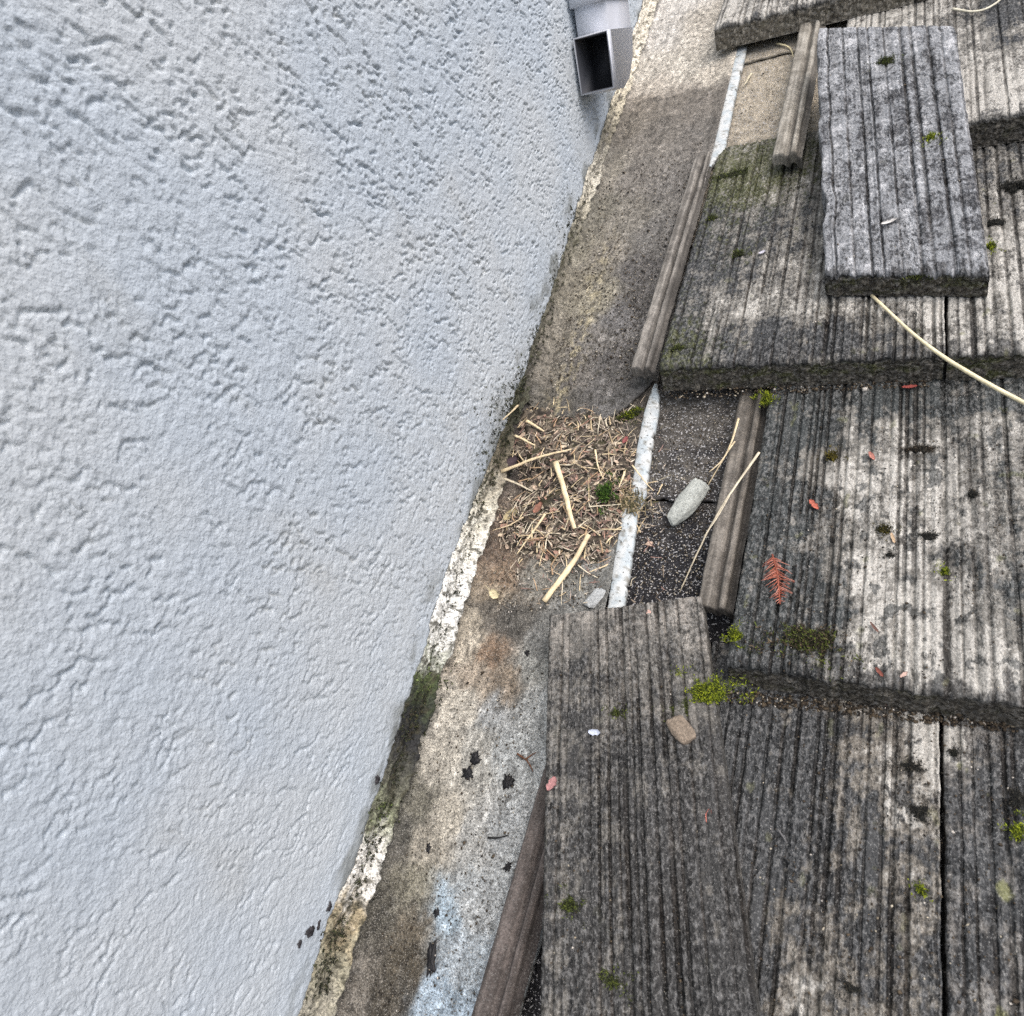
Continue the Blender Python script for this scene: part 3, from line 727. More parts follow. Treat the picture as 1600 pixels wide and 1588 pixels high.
# --- sealant / peeling paint along the foot of the wall
def build_bead():
    ys = graded([(-0.9, -0.18, 0.03), (-0.18, 0.75, 0.0014), (0.75, 1.45, 0.0021), (1.45, 2.3, 0.03)])
    prof_n = 26; a = np.linspace(0, 1, prof_n)
    A, Y = np.meshgrid(a, ys, indexing='ij'); A = A.ravel(); Y = Y.ravel()
    # height of the ragged upper edge, wide or thin in turn along the wall
    wpts = [(500, 1550, .030), (540, 1450, .036), (580, 1350, .022), (600, 1290, .020), (630, 1180, .024), (660, 1060, .026), (690, 960, .036), (730, 860, .034), (765, 780, .022), (800, 660, .008), (840, 560, .004), (880, 420, .003),
            (895, 350, .008), (910, 290, .016), (930, 230, .010), (960, 160, .016), (990, 90, .020), (1010, 30, .024), (1030, -60, .02)]
    wy = np.array([on_wall(p[0], p[1], XW)[1] for p in wpts]); wv = np.array([p[2] for p in wpts])
    o = np.argsort(wy); top = np.interp(Y, wy[o], wv[o]) + 0.014 * fbm(Y * 24, Y * 0 + 3, 4) + 0.008 * fbm(Y * 110, Y * 0 + 8, 4, 0.7)
    zt = Z_PAN + 0.026 + top * 0.62
    # section: out of the wall, down its face, foot resting on the cove
    x = XW + 0.0015 + 0.0035 * np.sin(np.clip(A * 4, 0, 1) * math.pi / 2) + (0.013 * sstep(0.50, 0.88, A) ** 1.5 - 0.010 * sstep(0.90, 1.0, A)) * np.clip(top / 0.02, 0.1, 1.0)
    z = zt + (Z_PAN + 0.016 - zt) * A
    x = x + 0.006 * fbm(Y * 22, Y * 0 + 6, 4) * sstep(0.4, 0.9, A)
    n = fbm(Y * 80, A * 4, 4)
    x = x + (0.0040 * n + 0.0020 * fbm(Y * 210, A * 11, 3)) * sstep(0, 0.15, A)
    z = z + 0.006 * fbm(Y * 60, A * 2 + 40, 4, 0.65) * sstep(0.6, 1.0, A)
    paint = [(490, 1570, lin(150, 146, 132)), (520, 1500, lin(150, 146, 126)), (545, 1440, lin(150, 138, 112)), (575, 1380, lin(206, 204, 196)), (590, 1330, lin(214, 212, 204)), (605, 1280, lin(130, 134, 110)), (615, 1240, lin(96, 96, 84)),
             (635, 1170, lin(50, 50, 50)), (650, 1120, lin(46, 48, 46)), (668, 1060, lin(78, 88, 56)), (680, 1010, lin(214, 214, 206)), (705, 950, lin(226, 226, 220)), (735, 860, lin(214, 212, 200)), (755, 800, lin(190, 186, 170)),
             (775, 730, lin(120, 112, 96)), (800, 650, lin(70, 72, 60)), (840, 550, lin(92, 90, 78)), (870, 470, lin(100, 98, 86)), (890, 390, lin(112, 110, 96)), (905, 320, lin(180, 175, 158)), (915, 270, lin(198, 194, 180)),
             (940, 210, lin(140, 134, 118)), (960, 170, lin(206, 198, 176)), (990, 100, lin(218, 212, 196)), (1015, 20, lin(214, 208, 192))]
    py = np.array([on_wall(p[0], p[1], XW)[1] for p in paint]); pc = np.array([p[2] for p in paint]); oo = np.argsort(py)
    Yw = Y + 0.045 * fbm(Y * 40, A * 4 + 2, 5, 0.65)
    col = np.stack([np.interp(Yw, py[oo], pc[oo, k]) for k in range(3)], 1)
    col = col * np.clip(1 + 0.8 * fbm(Y * 130, A * 8, 5, 0.65), 0.25, 1.7)[:, None]
    alg = sstep(0.12, 0.2, fbm(Y * 80, A * 5.0 + 9, 5, 0.65))
    col = mix(col, np.tile(lin(62, 60, 48), (len(Y), 1)), alg * 0.8)
    V = np.stack([x, Y, z], 1)
    me = raw_mesh('sealant_bead', V, grid_faces(prof_n, len(ys)), np.clip(col, 0.01, 0.9))
    ob = link_mesh('sealant_bead', me, M['bead'])
    tag(ob, 'crusty cream sealant and peeling paint running along the foot of the stucco wall', 'sealant')
build_bead()

# ================================================================== DOWNSPOUT
def build_spout():
    sp, cp = math.sin(R_(PITCH_DEG)), math.cos(R_(PITCH_DEG))
    up = np.array([0, sp, cp]); back = np.array([0, cp, -sp]); out = np.array([1.0, 0, 0])
    o0 = on_wall(908, 150, -0.403)          # lower, wall-side corner of the mouth
    Wd, Ht, Dp, th = 0.050, 0.070, 0.050, 0.0022
    root = empty('downspout', o0)
    tag(root, 'painted rectangular downspout with an open elbow mouth at the top of the wall', 'downspout')
    paintc = lin(222, 226, 234)
    def ring(c, w, h, w_dir, h_dir):
        return [c, c + w_dir * w, c + w_dir * w + h_dir * h, c + h_dir * h]
    def loft(rings, flip=False, closed=True):
        V = []; F = []
        for r in rings: V += r
        for i in range(len(rings) - 1):
            for k in range(4):
                a, b = i * 4 + k, i * 4 + (k + 1) % 4
                f = [a, b, b + 4, a + 4]; F.append(f[::-1] if flip else f)
        return V, F
    z0 = np.zeros(3)
    # outer sweep: mouth -> heel -> up the wall, with a crimp ring
    outer = [ring(z0, Wd, Ht, out, up), ring(back * 0.002 - 0 * up, Wd, Ht, out, up), ring(back * (Dp - 0.035), Wd, Ht, out, up)]
    # turning the corner towards straight up
    piv = back * (Dp - 0.035) + up * Ht
    for a in (22, 45, 68, 90):
        ra = R_(a); dirv = back * math.cos(ra) + up * math.sin(ra); nrm = up * math.cos(ra) - back * math.sin(ra)
        base = piv - nrm * Ht
        deep = Ht * (1 + 0.55 * a / 90.0)
        outer.append(ring(piv - nrm * deep, Wd, deep, out, nrm))
    last = outer[-1]
    V1, F1 = loft(outer)
    inner = [[p + out * (th if k in (0, 3) else -th) + (up * th if k in (0, 1) else -up * th) for k, p in enumerate(outer[0])]]
    inner += [[p + back * 0.062 for p in inner[0]]]
    V2, F2 = loft(inner, flip=True); n1 = len(V1)
    F2 = [[i + n1 for i in f] for f in F2]
    rim = [[k, n1 + k, n1 + (k + 1) % 4, (k + 1) % 4] for k in range(4)]
    capb = [[n1 + 4, n1 + 7, n1 + 6, n1 + 5]]
    V = np.array(V1 + V2); V += np.column_stack([0.0006 * fbm(V[:, 1] * 90, V[:, 2] * 90, 2)] * 3)
    cols = np.tile(paintc, (len(V), 1)); cols[n1:] = lin(78, 80, 86); cols[n1 + 4:] = lin(52, 54, 58)  # inside darkened in its colour, most at the back, to deepen the hollow's shade
    me = raw_mesh('elbow', V, np.array(F1 + F2 + rim + capb), cols)
    link_mesh('elbow', me, M['paint'], root, smooth=False)
    # straight pipe above, a shade smaller, with its joint line
    shrink = 0.0025
    cen = sum(last) / 4
    p0 = [cen + (p - cen) * 0.94 - up * 0.0005 for p in last]; p1 = [p + up * 0.9 for p in p0]
    V, F = loft([p0, p1])
    me = raw_mesh('pipe', np.array(V), np.array(F + [[4, 5, 6, 7]]), np.tile(paintc * 0.96, (8, 1)))
    link_mesh('pipe', me, M['paint'], root, smooth=False)
    # strap holding it to the wall
    s0 = [cen + (p - cen) * 1.08 + up * 0.035 for p in last]; s1 = [p + up * 0.022 for p in s0]
    V, F = loft([s0, s1])
    me = raw_mesh('strap', np.array(V), np.array(F + [[4, 5, 6, 7], [3, 2, 1, 0]]), np.tile(paintc * 0.93, (8, 1)))
    link_mesh('strap', me, M['paint'], root, smooth=False)
build_spout()

# ================================================================== SURFACE HEIGHTS FOR SMALL THINGS
QL = [at(846, 1640, 0.012), at(1194, 1660, 0.012), at(1094, 930, -0.010), at(856, 962, -0.010)]
QG = [at(1290, 428, 0.020), at(1547, 428, 0.020), at(1492, 40, 0.036), at(1277, 44, 0.036)]
def surf_z(kind, x, y):
    if kind[0] == 'c': return ztop(int(kind[1:]), y) + 0.0004
    if kind == 'pan': return Z_PAN + 0.001 + 0.030 * max(0, 1 - (x - XW) / 0.026) ** 2.2
    if kind == 'panup': return Z_PAN + 0.007 + 0.030 * max(0, 1 - (x - XW) / 0.026) ** 2.2
    if kind == 'felt': return -0.0585
    if kind == 'feltup': return -0.0555
    if kind == 'felttop': return -0.0515
    if kind == 'low': return 0.016 + (-0.028) * (y - QL[0][1]) / (QL[3][1] - QL[0][1])
    if kind == 'grey': return 0.021 + 0.015 * (y - QG[0][1]) / (QG[3][1] - QG[0][1])
    if kind == 'nest': return Z_PAN + 0.014
    if kind == 'lock': return -0.030
    return float(kind)
def spot(px, py, kind):
    z = -0.02
    for _ in range(5):
        p = at(px, py, z); z = surf_z(kind, p[0], p[1])
    return at(px, py, z)
def px_len(n, p):
    """metres spanned by n photo pixels at point p"""
    return n * np.linalg.norm(np.asarray(p) - [0, 0, CAM_H]) / FOC * 0.93

class Build:
    def __init__(self): self.v = []; self.f3 = []; self.f4 = []; self.c = []; self.n = 0
    def add(self, v, f, c):
        v = np.asarray(v, float); f = np.asarray(f) + self.n
        self.v.append(v); (self.f3 if f.shape[1] == 3 else self.f4).append(f)
        c = np.asarray(c, float); self.c.append(np.tile(c, (len(v), 1)) if c.ndim == 1 else c); self.n += len(v)
    def mesh(self, name, origin=(0, 0, 0)):
        fs = []
        if self.f3: fs.append(np.vstack(self.f3))
        if self.f4: fs.append(np.vstack(self.f4))
        return raw_mesh(name, np.vstack(self.v) - np.asarray(origin), fs, np.vstack(self.c))

def spline(pts, n):
    pts = np.asarray(pts, float)
    if len(pts) == 2: return pts[0] + np.linspace(0, 1, n)[:, None] * (pts[1] - pts[0])
    seg = np.concatenate([[0], np.cumsum(np.linalg.norm(np.diff(pts, axis=0), axis=1))]); t = np.linspace(0, seg[-1], n)
    out = np.stack([np.interp(t, seg, pts[:, k]) for k in range(3)], 1)
    k = max(1, n // 6)
    pad = np.vstack([np.repeat(out[:1], k, 0), out, np.repeat(out[-1:], k, 0)])
    sm = np.stack([np.convolve(pad[:, j], np.ones(2 * k + 1) / (2 * k + 1), 'valid') for j in range(3)], 1)
    sm[0], sm[-1] = out[0], out[-1]
    return sm

def stalk(B, pts, r, flat=0.6, col=(0.6, 0.5, 0.3), n=18, sides=7, taper=0.55, nodes=0, seed=0, jit=0.25):
    """a dry stem: flattened tapering tube with slight kinks, frayed end and a lengthwise streak"""
    c = spline(pts, n); rg = np.random.default_rng(seed)
    tan = np.gradient(c, axis=0); tan /= np.linalg.norm(tan, axis=1)[:, None] + 1e-9
    side = np.cross(tan, [0, 0, 1.0]); side /= np.linalg.norm(side, axis=1)[:, None] + 1e-9; upv = np.cross(side, tan)
    t = np.linspace(0, 1, n)
    rad = r * (1 - taper * t) * (1 + 0.05 * np.sin(t * 9 + seed) + jit * 0.12 * rg.normal(size=n))
    if nodes: rad *= 1 + 0.45 * np.exp(-((t - 0.45) / 0.02) ** 2)
    c = c + side * (r * jit * rg.normal(size=n))[:, None] * 0.22
    wig = r * 1.6 * jit * np.sin(t * rg.uniform(2, 5) + rg.uniform(0, 6)); c = c + side * (wig * np.sin(t * math.pi))[:, None]
    ang = np.linspace(0, 2 * math.pi, sides, endpoint=False)
    V = (c[:, None] + rad[:, None, None] * (np.cos(ang)[None, :, None] * side[:, None] + flat * np.sin(ang)[None, :, None] * upv[:, None])).reshape(-1, 3)
    F = []
    for i in range(n - 1):
        for k in range(sides):
            a, b = i * sides + k, i * sides + (k + 1) % sides; F.append([a, b, b + sides, a + sides])
    tone = np.repeat(1 + 0.18 * rg.normal(size=n) * 0.6, sides) * np.tile(1 + 0.15 * np.cos(ang * 2 + seed), n)
    B.add(V, F, np.asarray(col)[None, :] * np.clip(tone, 0.5, 1.3)[:, None])
    m0 = len(V)
    caps = np.array([[k, (k + 1) % sides, 0] for k in range(1, sides - 1)]); B.f3.append(caps[:, ::-1] + B.n - m0)
    B.f3.append(np.array([[0, k, k + 1] for k in range(1, sides - 1)]) + (n - 1) * sides + B.n - m0)

STRAW = lin(220, 202, 166); STRAW2 = lin(202, 184, 152); GREYSTRAW = lin(206, 196, 172); RUST = lin(158, 92, 74)
def straw(name, label, pxs, kinds, w, colr=STRAW, group=None, cat='straw', lift=0.002, seed=0, extra=(), **kw):
    colr = np.asarray(colr) * 1.05
    if isinstance(kinds, str): kinds = [kinds] * len(pxs)
    P = []
    for i, (p, k) in enumerate(zip(pxs, kinds)):
        q = spot(p[0], p[1], k); q = at(p[0], p[1], q[2] + lift); P.append(q)
    B = Build(); mid = P[len(P) // 2]
    stalk(B, P, px_len(w * 0.74, mid) / 2, col=colr, seed=seed, **kw)
    o = link_mesh(name, B.mesh(name, P[0]), M['straw'], None, P[0])
    for px2, w2 in extra:
        P2 = []
        for p in px2:
            q = spot(p[0], p[1], kinds[0]); P2.append(at(p[0], p[1], q[2] + lift))
        B2 = Build(); stalk(B2, P2, px_len(w2, mid) / 2, col=colr, seed=seed + 1, **kw)
        me = B2.mesh('strand', P[0]); link_mesh('strand', me, M['straw'], o)
    tag(o, label, cat, group)
    return o

# ================================================================== DEBRIS NEST (uncountable shreds over a soil mound)
def nest_height(px, py):
    """rough mound in photo-plan coordinates over the lower flashing"""
    px = np.asarray(px, float); py = np.asarray(py, float)
    wob = 0.75 * fbm(px / 42.0, py / 42.0, 5, 0.6)
    d = ((px - 888) / 122.0) ** 2 + ((py - 748) / 128.0) ** 2 + wob
    d2 = ((px - 812) / 52.0) ** 2 + ((py - 680) / 62.0) ** 2 + wob * 0.6
    d3 = ((px - 828) / 46.0) ** 2 + ((py - 838) / 30.0) ** 2 + wob * 0.6
    hole = np.exp(-(((px - 800) / 26.0) ** 2 + ((py - 752) / 30.0) ** 2))
    h = 0.013 * np.clip(1 - np.clip(d, 0, None) ** 0.8, -0.4, 1) + 0.010 * np.clip(1 - d2, 0, 1) + 0.005 * np.clip(1 - d3, 0, 1) - 0.014 * hole
    return h
def build_nest():
    B = Build()
    nx, ny = 130, 140
    px = np.linspace(770, 984, nx); py = np.linspace(632, 880, ny)
    PX, PY = np.meshgrid(px, py, indexing='ij'); PX = PX.ravel(); PY = PY.ravel()
    base = np.array([at(a, b, Z_PAN + 0.002) for a, b in zip(PX, PY)])
    h = nest_height(PX, PY)
    base[:, 2] += h - 0.002 + 0.006 * fbm(base[:, 0] * 70, base[:, 1] * 70, 4) * np.clip(h / 0.01, 0.2, 1) + 0.0015 * fbm(base[:, 0] * 300, base[:, 1] * 300, 2)
    base[:, 0] = np.maximum(base[:, 0], XW + 0.006)
    v = fbm(base[:, 0] * 120, base[:, 1] * 120, 4)
    col = mix(np.tile(lin(50, 46, 41), (len(v), 1)), np.tile(lin(112, 103, 90), (len(v), 1)), sstep(-0.2, 0.35, v))
    col = mix(col, np.tile(lin(70, 70, 44), (len(v), 1)), sstep(0.1, 0.4, fbm(base[:, 0] * 40 + 8, base[:, 1] * 40, 3)) * 0.5)
    B.add(base, grid_faces(nx, ny, flip=False), col)
    rg = np.random.default_rng(5)
    pal = [lin(206, 188, 158), lin(182, 162, 134), lin(158, 140, 116), lin(142, 128, 108), lin(112, 98, 84), lin(222, 208, 180), lin(160, 122, 108), lin(126, 120, 98), lin(190, 174, 150), lin(168, 150, 134)]
    count = 0
    while count < 2500:
        a, b = rg.uniform(776, 1040), rg.uniform(600, 950)
        hh = float(nest_height(a, b))
        if hh < rg.normal(-0.001, 0.0032) or (b < 650 and rg.random() < 0.6): continue
        p = at(a, b, Z_PAN + max(hh, 0) + rg.uniform(-0.001, 0.005))
        if p[0] < XW + 0.008: continue
        L = rg.uniform(0.003, 0.011) * (0.7 if rg.random() < 0.6 else 1.5); w = rg.uniform(0.00025, 0.0007)
        th = rg.uniform(0, math.pi); tilt = rg.normal() * 0.28
        d = np.array([math.cos(th) * math.cos(tilt), math.sin(th) * math.cos(tilt), math.sin(tilt)])
        s = np.cross(d, [0, 0, 1]); s /= np.linalg.norm(s); u = np.cross(s, d)
        bend = u * rg.normal() * L * 0.04
        q = [p - d * L / 2, p + bend, p + d * L / 2]
        V = []
        for k, c in enumerate(q):
            ww = w * (1.0, 1.0, 0.5)[k]; V += [c - s * ww, c + u * ww * 0.8, c + s * ww]
        F = [[0, 1, 4, 3], [1, 2, 5, 4], [3, 4, 7, 6], [4, 5, 8, 7]]
        c = pal[rg.integers(len(pal))] * rg.uniform(0.6, 1.15); c = c * 0.72 + c.mean() * 0.28
        B.add(V, F, c); count += 1
    for q in range(130):
        p = at(988 + rg.normal() * 13, 783 + rg.normal() * 9, -0.0415 + rg.uniform(0, 0.002)); th = rg.uniform(0, 3.14); L = rg.uniform(0.002, 0.007); w = rg.uniform(0.0003, 0.0009)
        d = np.array([math.cos(th), math.sin(th), rg.normal() * 0.15]) * L; sd = np.array([-math.sin(th), math.cos(th), 0]) * w; uu = np.array([0, 0, w])
        B.add([p - d - sd, p - d + uu, p - d + sd, p + d - sd * .5, p + d + uu, p + d + sd * .5], [[0, 1, 4, 3], [1, 2, 5, 4]], [lin(92, 88, 60), lin(120, 110, 84), lin(70, 66, 48), lin(168, 152, 122)][rg.integers(4)])
    for q in range(300):
        a, b = rg.uniform(782, 1010), rg.uniform(630, 930)
        hh = float(nest_height(a, b))
        if hh < rg.normal(-0.003, 0.002): continue
        p = at(a, b, Z_PAN + max(hh, 0) + 0.004)
        if p[0] < XW + 0.012: continue
        th = rg.normal(1.2, 0.9); L = rg.uniform(0.006, 0.028); d = np.array([math.cos(th), math.sin(th), rg.normal() * 0.12]) * L / 2
        stalk(B, [p - d, p + [rg.normal() * .0012, rg.normal() * .0012, .001], p + d], rg.uniform(0.0004, 0.0011), flat=0.35, col=[lin(224, 206, 168), lin(206, 186, 150), lin(188, 160, 128), lin(214, 204, 180)][rg.integers(4)], n=7, sides=5, seed=q, jit=0.15)
    for q in range(520):
        a, b = rg.uniform(782, 998), rg.uniform(642, 876)
        hh = float(nest_height(a, b))
        if hh < -0.002: continue
        p = at(a, b, Z_PAN + max(hh, 0) + 0.003)
        if p[0] < XW + 0.012: continue
        l_, w_ = rg.uniform(0.002, 0.006), rg.uniform(0.0008, 0.0024); th = rg.uniform(0, 6.28); t1_, t2_ = rg.normal(size=2) * 0.35
        e1 = np.array([math.cos(th), math.sin(th), t1_]); e2 = np.array([-math.sin(th), math.cos(th), t2_])
        k = np.array([[-1, 0], [-.5, -.9], [.4, -1], [1, -.1], [.5, .8], [-.4, 1.]]) * (1 + 0.2 * rg.normal(size=(6, 1)))
        V6 = p + k[:, :1] * l_ * e1 + k[:, 1:] * w_ * e2; V6 = np.vstack([p + [0, 0, -0.0006], V6])
        B.add(V6, np.array([[0, 1 + i_, 1 + (i_ + 1) % 6] for i_ in range(6)]), [lin(164, 132, 116), lin(200, 184, 160), lin(130, 112, 100), lin(182, 162, 142), lin(104, 92, 84), lin(150, 140, 122), lin(86, 78, 72)][rg.integers(7)] * rg.uniform(0.75, 1.15))
    o = link_mesh('plant_litter', B.mesh('plant_litter'), M['litter'], smooth=True)
    tag(o, 'nest of shredded straw and soil piled on the flashing against the wall', 'debris', kind='stuff')
build_nest()

# ================================================================== GRIT (uncountable)
def build_grit():
    rg = np.random.default_rng(9); B = Build()
    octv = np.array([[1, 0, 0], [0, 1, 0], [-1, 0, 0], [0, -1, 0], [0, 0, 1], [0, 0, -1.0]])
    octf = np.array([[0, 1, 4], [1, 2, 4], [2, 3, 4], [3, 0, 4], [1, 0, 5], [2, 1, 5], [3, 2, 5], [0, 3, 5]])
    def drop(p, r, c):
        sc = rg.uniform(0.6, 1.3, 3) * r; a = rg.uniform(0, 6.3); ca, sa = math.cos(a), math.sin(a)
        v = octv * (1 + 0.25 * rg.normal(size=(6, 1))) * sc; v = np.column_stack([v[:, 0] * ca - v[:, 1] * sa, v[:, 0] * sa + v[:, 1] * ca, v[:, 2] * 0.7])
        B.add(v + p + [0, 0, r * 0.3], octf, c)
    dark = [lin(44, 40, 36), lin(66, 58, 48), lin(86, 76, 62), lin(34, 34, 36)]; pale = [lin(176, 168, 150), lin(196, 190, 180), lin(140, 130, 112)]
    def quad_region(c4, n, kind, rmin, rmax, pp, clump=0.0):
        k = 0; tries = 0
        while k < n and tries < n * 30:
            tries += 1
            s, t = rg.random(), rg.random(); c = np.array(c4, float)
            p = (1 - s) * (1 - t) * c[0] + s * (1 - t) * c[1] + s * t * c[2] + (1 - s) * t * c[3]
            if clump and fbm(np.array([p[0] / 60]), np.array([p[1] / 60]), 3)[0] < clump - 0.25 + 0.3 * rg.normal(): continue
            q = spot(p[0], p[1], kind)
            if kind in ('pan', 'panup') and q[0] < XW + 0.012: continue
            drop(q, rg.uniform(rmin, rmax) * (1.8 if rg.random() < 0.04 else 1), (pale if rg.random() < pp else dark)[rg.integers(3)]); k += 1
    quad_region([(560, 1588), (735, 1588), (850, 1050), (715, 1030)], 520, 'pan', .0004, .0012, .15, 0.2)
    quad_region([(760, 960), (930, 950), (960, 830), (780, 850)], 420, 'pan', .0004, .0014, .35)
    quad_region([(850, 620), (1000, 590), (1100, 220), (930, 280)], 2600, 'panup', .0004, .0013, .22, 0.15)
    quad_region([(930, 280), (1100, 220), (1150, 20), (1020, 20)], 260, 'panup', .0003, .0010, .2, 0.3)
    quad_region([(985, 930), (1090, 930), (1115, 790), (1010, 790)], 900, 'felt', .0003, .0011, .40)
    quad_region([(1010, 780), (1110, 780), (1150, 610), (1040, 610)], 700, 'feltup', .0003, .0011, .45)
    quad_region([(1135, 210), (1205, 210), (1240, 60), (1165, 60)], 380, 'felttop', .0004, .0012, .5)
    quad_region([(1040, 625), (1450, 605), (1450, 592), (1040, 604)], 700, 'c2', .0004, .0016, .12)
    quad_region([(1135, 1098), (1590, 1145), (1590, 1118), (1135, 1078)], 900, 'c3', .0004, .0016, .10)
    quad_region([(1140, 1040), (1600, 1090), (1600, 620), (1200, 610)], 700, 'c2', .0003, .0010, .08, 0.3)
    quad_region([(1200, 1588), (1590, 1588), (1590, 1140), (1140, 1110)], 600, 'c3', .0003, .0010, .08, 0.3)
    quad_region([(860, 1588), (1170, 1588), (1090, 950), (860, 975)], 800, 'low', .0003, .0010, .10, 0.2)
    quad_region([(1040, 540), (1470, 540), (1280, 250), (1120, 250)], 600, 'c1', .0003, .0010, .12, 0.2)
    quad_region([(1300, 415), (1530, 415), (1480, 60), (1290, 60)], 300, 'grey', .0003, .0009, .2, 0.3)
    o = link_mesh('grit', B.mesh('grit'), M['litter'], smooth=False)
    tag(o, 'loose grit and soil crumbs scattered over tiles, felt and flashing', 'grit', kind='stuff')
build_grit()

# ================================================================== STRAWS
N = 'nest'
straw('straw', 'long pale straw lying level across the upper part of the debris nest', [(783, 737), (845, 714), (893, 702)], N, 9, group='straws in the debris', lift=0.009, seed=1, nodes=1)
straw('straw', 'broad flat straw standing lengthwise in the middle of the debris nest', [(868, 722), (880, 768), (898, 826)], N, 15, group='straws in the debris', lift=0.008, seed=2, flat=0.4, taper=0.35)
straw('straw', 'thick straw pointing down-left at the lower end of the debris towards the cut tile', [(920, 835), (888, 892), (850, 940)], ['nest', 'pan', 'pan'], 13, group='straws in the debris', lift=0.004, seed=3, flat=0.5, taper=-0.2)
straw('straw', 'thin slanting straw on bare flashing at the lower left of the debris', [(852, 803), (808, 866)], ['nest', 'pan'], 7, group='straws in the debris', lift=0.006, seed=4)
straw('straw', 'short greyish straw poking from the dark hollow beside the wall', [(775, 742), (832, 768)], N, 7, GREYSTRAW, group='straws in the debris', lift=0.004, seed=5)
straw('straw', 'stubby straw on the dark moss at the wall, topmost of the debris', [(811, 632), (786, 656)], 'panup', 9, group='straws in the debris', lift=0.006, seed=6)
straw('straw', 'short bright straw just below the topmost stub near the wall', [(822, 658), (850, 674)], N, 8, group='straws in the debris', lift=0.006, seed=7)
straw('straw', 'short pale straw above the long level straw', [(804, 681), (836, 696)], N, 7, group='straws in the debris', lift=0.007, seed=8)
straw('straw', 'crooked thin straw right of the broad flat straw', [(930, 703), (934, 728), (943, 749)], N, 5, group='straws in the debris', lift=0.005, seed=9)
straw('straw', 'small upright straw close to the pale hem of the flashing', [(976, 737), (967, 762)], N, 6, group='straws in the debris', lift=0.001, seed=10)
straw('straw', 'reddish bent stalk below the thin slanting straw', [(838, 838), (852, 858), (869, 873)], 'pan', 5, lin(188, 150, 116), group='straws in the debris', lift=0.003, seed=11)
straw('straw', 'thin level grass blade beside the green sprout', [(920, 792), (970, 788)], N, 4, GREYSTRAW, group='straws in the debris', lift=0.001, seed=12)
straw('straw', 'thin curved straw touching the left side of the pale hem', [(960, 876), (943, 886), (921, 894)], 'pan', 5, group='straws in the debris', lift=0.003, seed=13)
straw('straw', 'hair-thin pale stem above the curved straw near the hem', [(925, 850), (940, 859), (958, 864)], 'pan', 3, GREYSTRAW, group='straws in the debris', lift=0.003, seed=14)
straw('straw', 'forked thin stem on the left edge of the debris at the peeling paint', [(818, 808), (798, 820), (770, 829)], 'pan', 4, STRAW2, group='straws in the debris', lift=0.008, seed=15)
straw('straw', 'hair-thin stem hanging below the thick straw towards the cut tile', [(879, 905), (877, 945)], 'pan', 3, GREYSTRAW, group='straws in the debris', lift=0.002, seed=16)
straw('straw', 'tiny straw crossing the pale hem at mid height', [(988, 727), (1006, 752), (1021, 767)], '-0.040', 4, group='straws in the debris', lift=0.002, seed=17)
straw('straw', 'tiny straw lying on the felt right of the pale hem', [(1035, 757), (1027, 773)], 'feltup', 4, group='straws in the debris', lift=0.002, seed=18)
straw('straw', 'pale twin-stranded straw leaning on the tile side above the grey stone', [(1154, 654), (1140, 702), (1104, 762)], ['lock', 'lock', 'feltup'], 5, group='straws by the felt strip', lift=0.004, seed=19, extra=[([(1148, 690), (1128, 720), (1108, 738)], 3)])
straw('straw', 'long thin straw crossing the tile side down past the grey stone', [(1186, 707), (1122, 800), (1088, 866), (1062, 926)], ['-0.016', '-0.022', '-0.045', 'felt'], 6, GREYSTRAW, group='straws by the felt strip', lift=0.003, seed=20, n=26, extra=[([(1140, 775), (1122, 808), (1100, 838)], 2)])
straw('straw', 'long pale stalk reaching from under the loose tile to the right edge', [(1362, 462), (1440, 536), (1520, 588), (1620, 640)], ['c1', '0.004', '0.010', '0.012'], 7, lin(222, 212, 176), lift=0.003, seed=21, n=30, taper=-0.25, jit=0.08, flat=0.9)
straw('straw', 'curled dead grass blade at the upper right corner of the picture', [(1488, 14), (1530, 20), (1560, 4), (1575, -12)], 'c0', 6, lin(190, 186, 168), lift=0.006, seed=22)
straw('straw', 'thin arched stem between the pale hem and the upper tile side', [(1214, 68), (1234, 72), (1240, 90)], 'felttop', 4, lin(206, 196, 160), lift=0.006, seed=23)
straw('straw', 'short pale chip of straw on the sandy felt at the top', [(1174, 115), (1162, 134)], 'felttop', 5, lin(206, 198, 172), lift=0.003, seed=24)
straw('twig', 'small black bent twig lying across the lower flashing', [(762, 1309), (778, 1311), (795, 1305)], 'pan', 5, lin(34, 34, 34), cat='twig', lift=0.002, seed=25)
straw('twig', 'brown forked twig on the flashing near the left edge of the cut tile', [(808, 1178), (822, 1186), (833, 1206)], 'pan', 5, lin(96, 66, 48), cat='twig', lift=0.002, seed=26, extra=[([(822, 1186), (838, 1176)], 3)])
straw('twig', 'short grey twig on the dark tile right of the cut tile', [(1217, 1298), (1229, 1318)], 'c3', 5, lin(92, 92, 92), cat='twig', lift=0.002, seed=27)

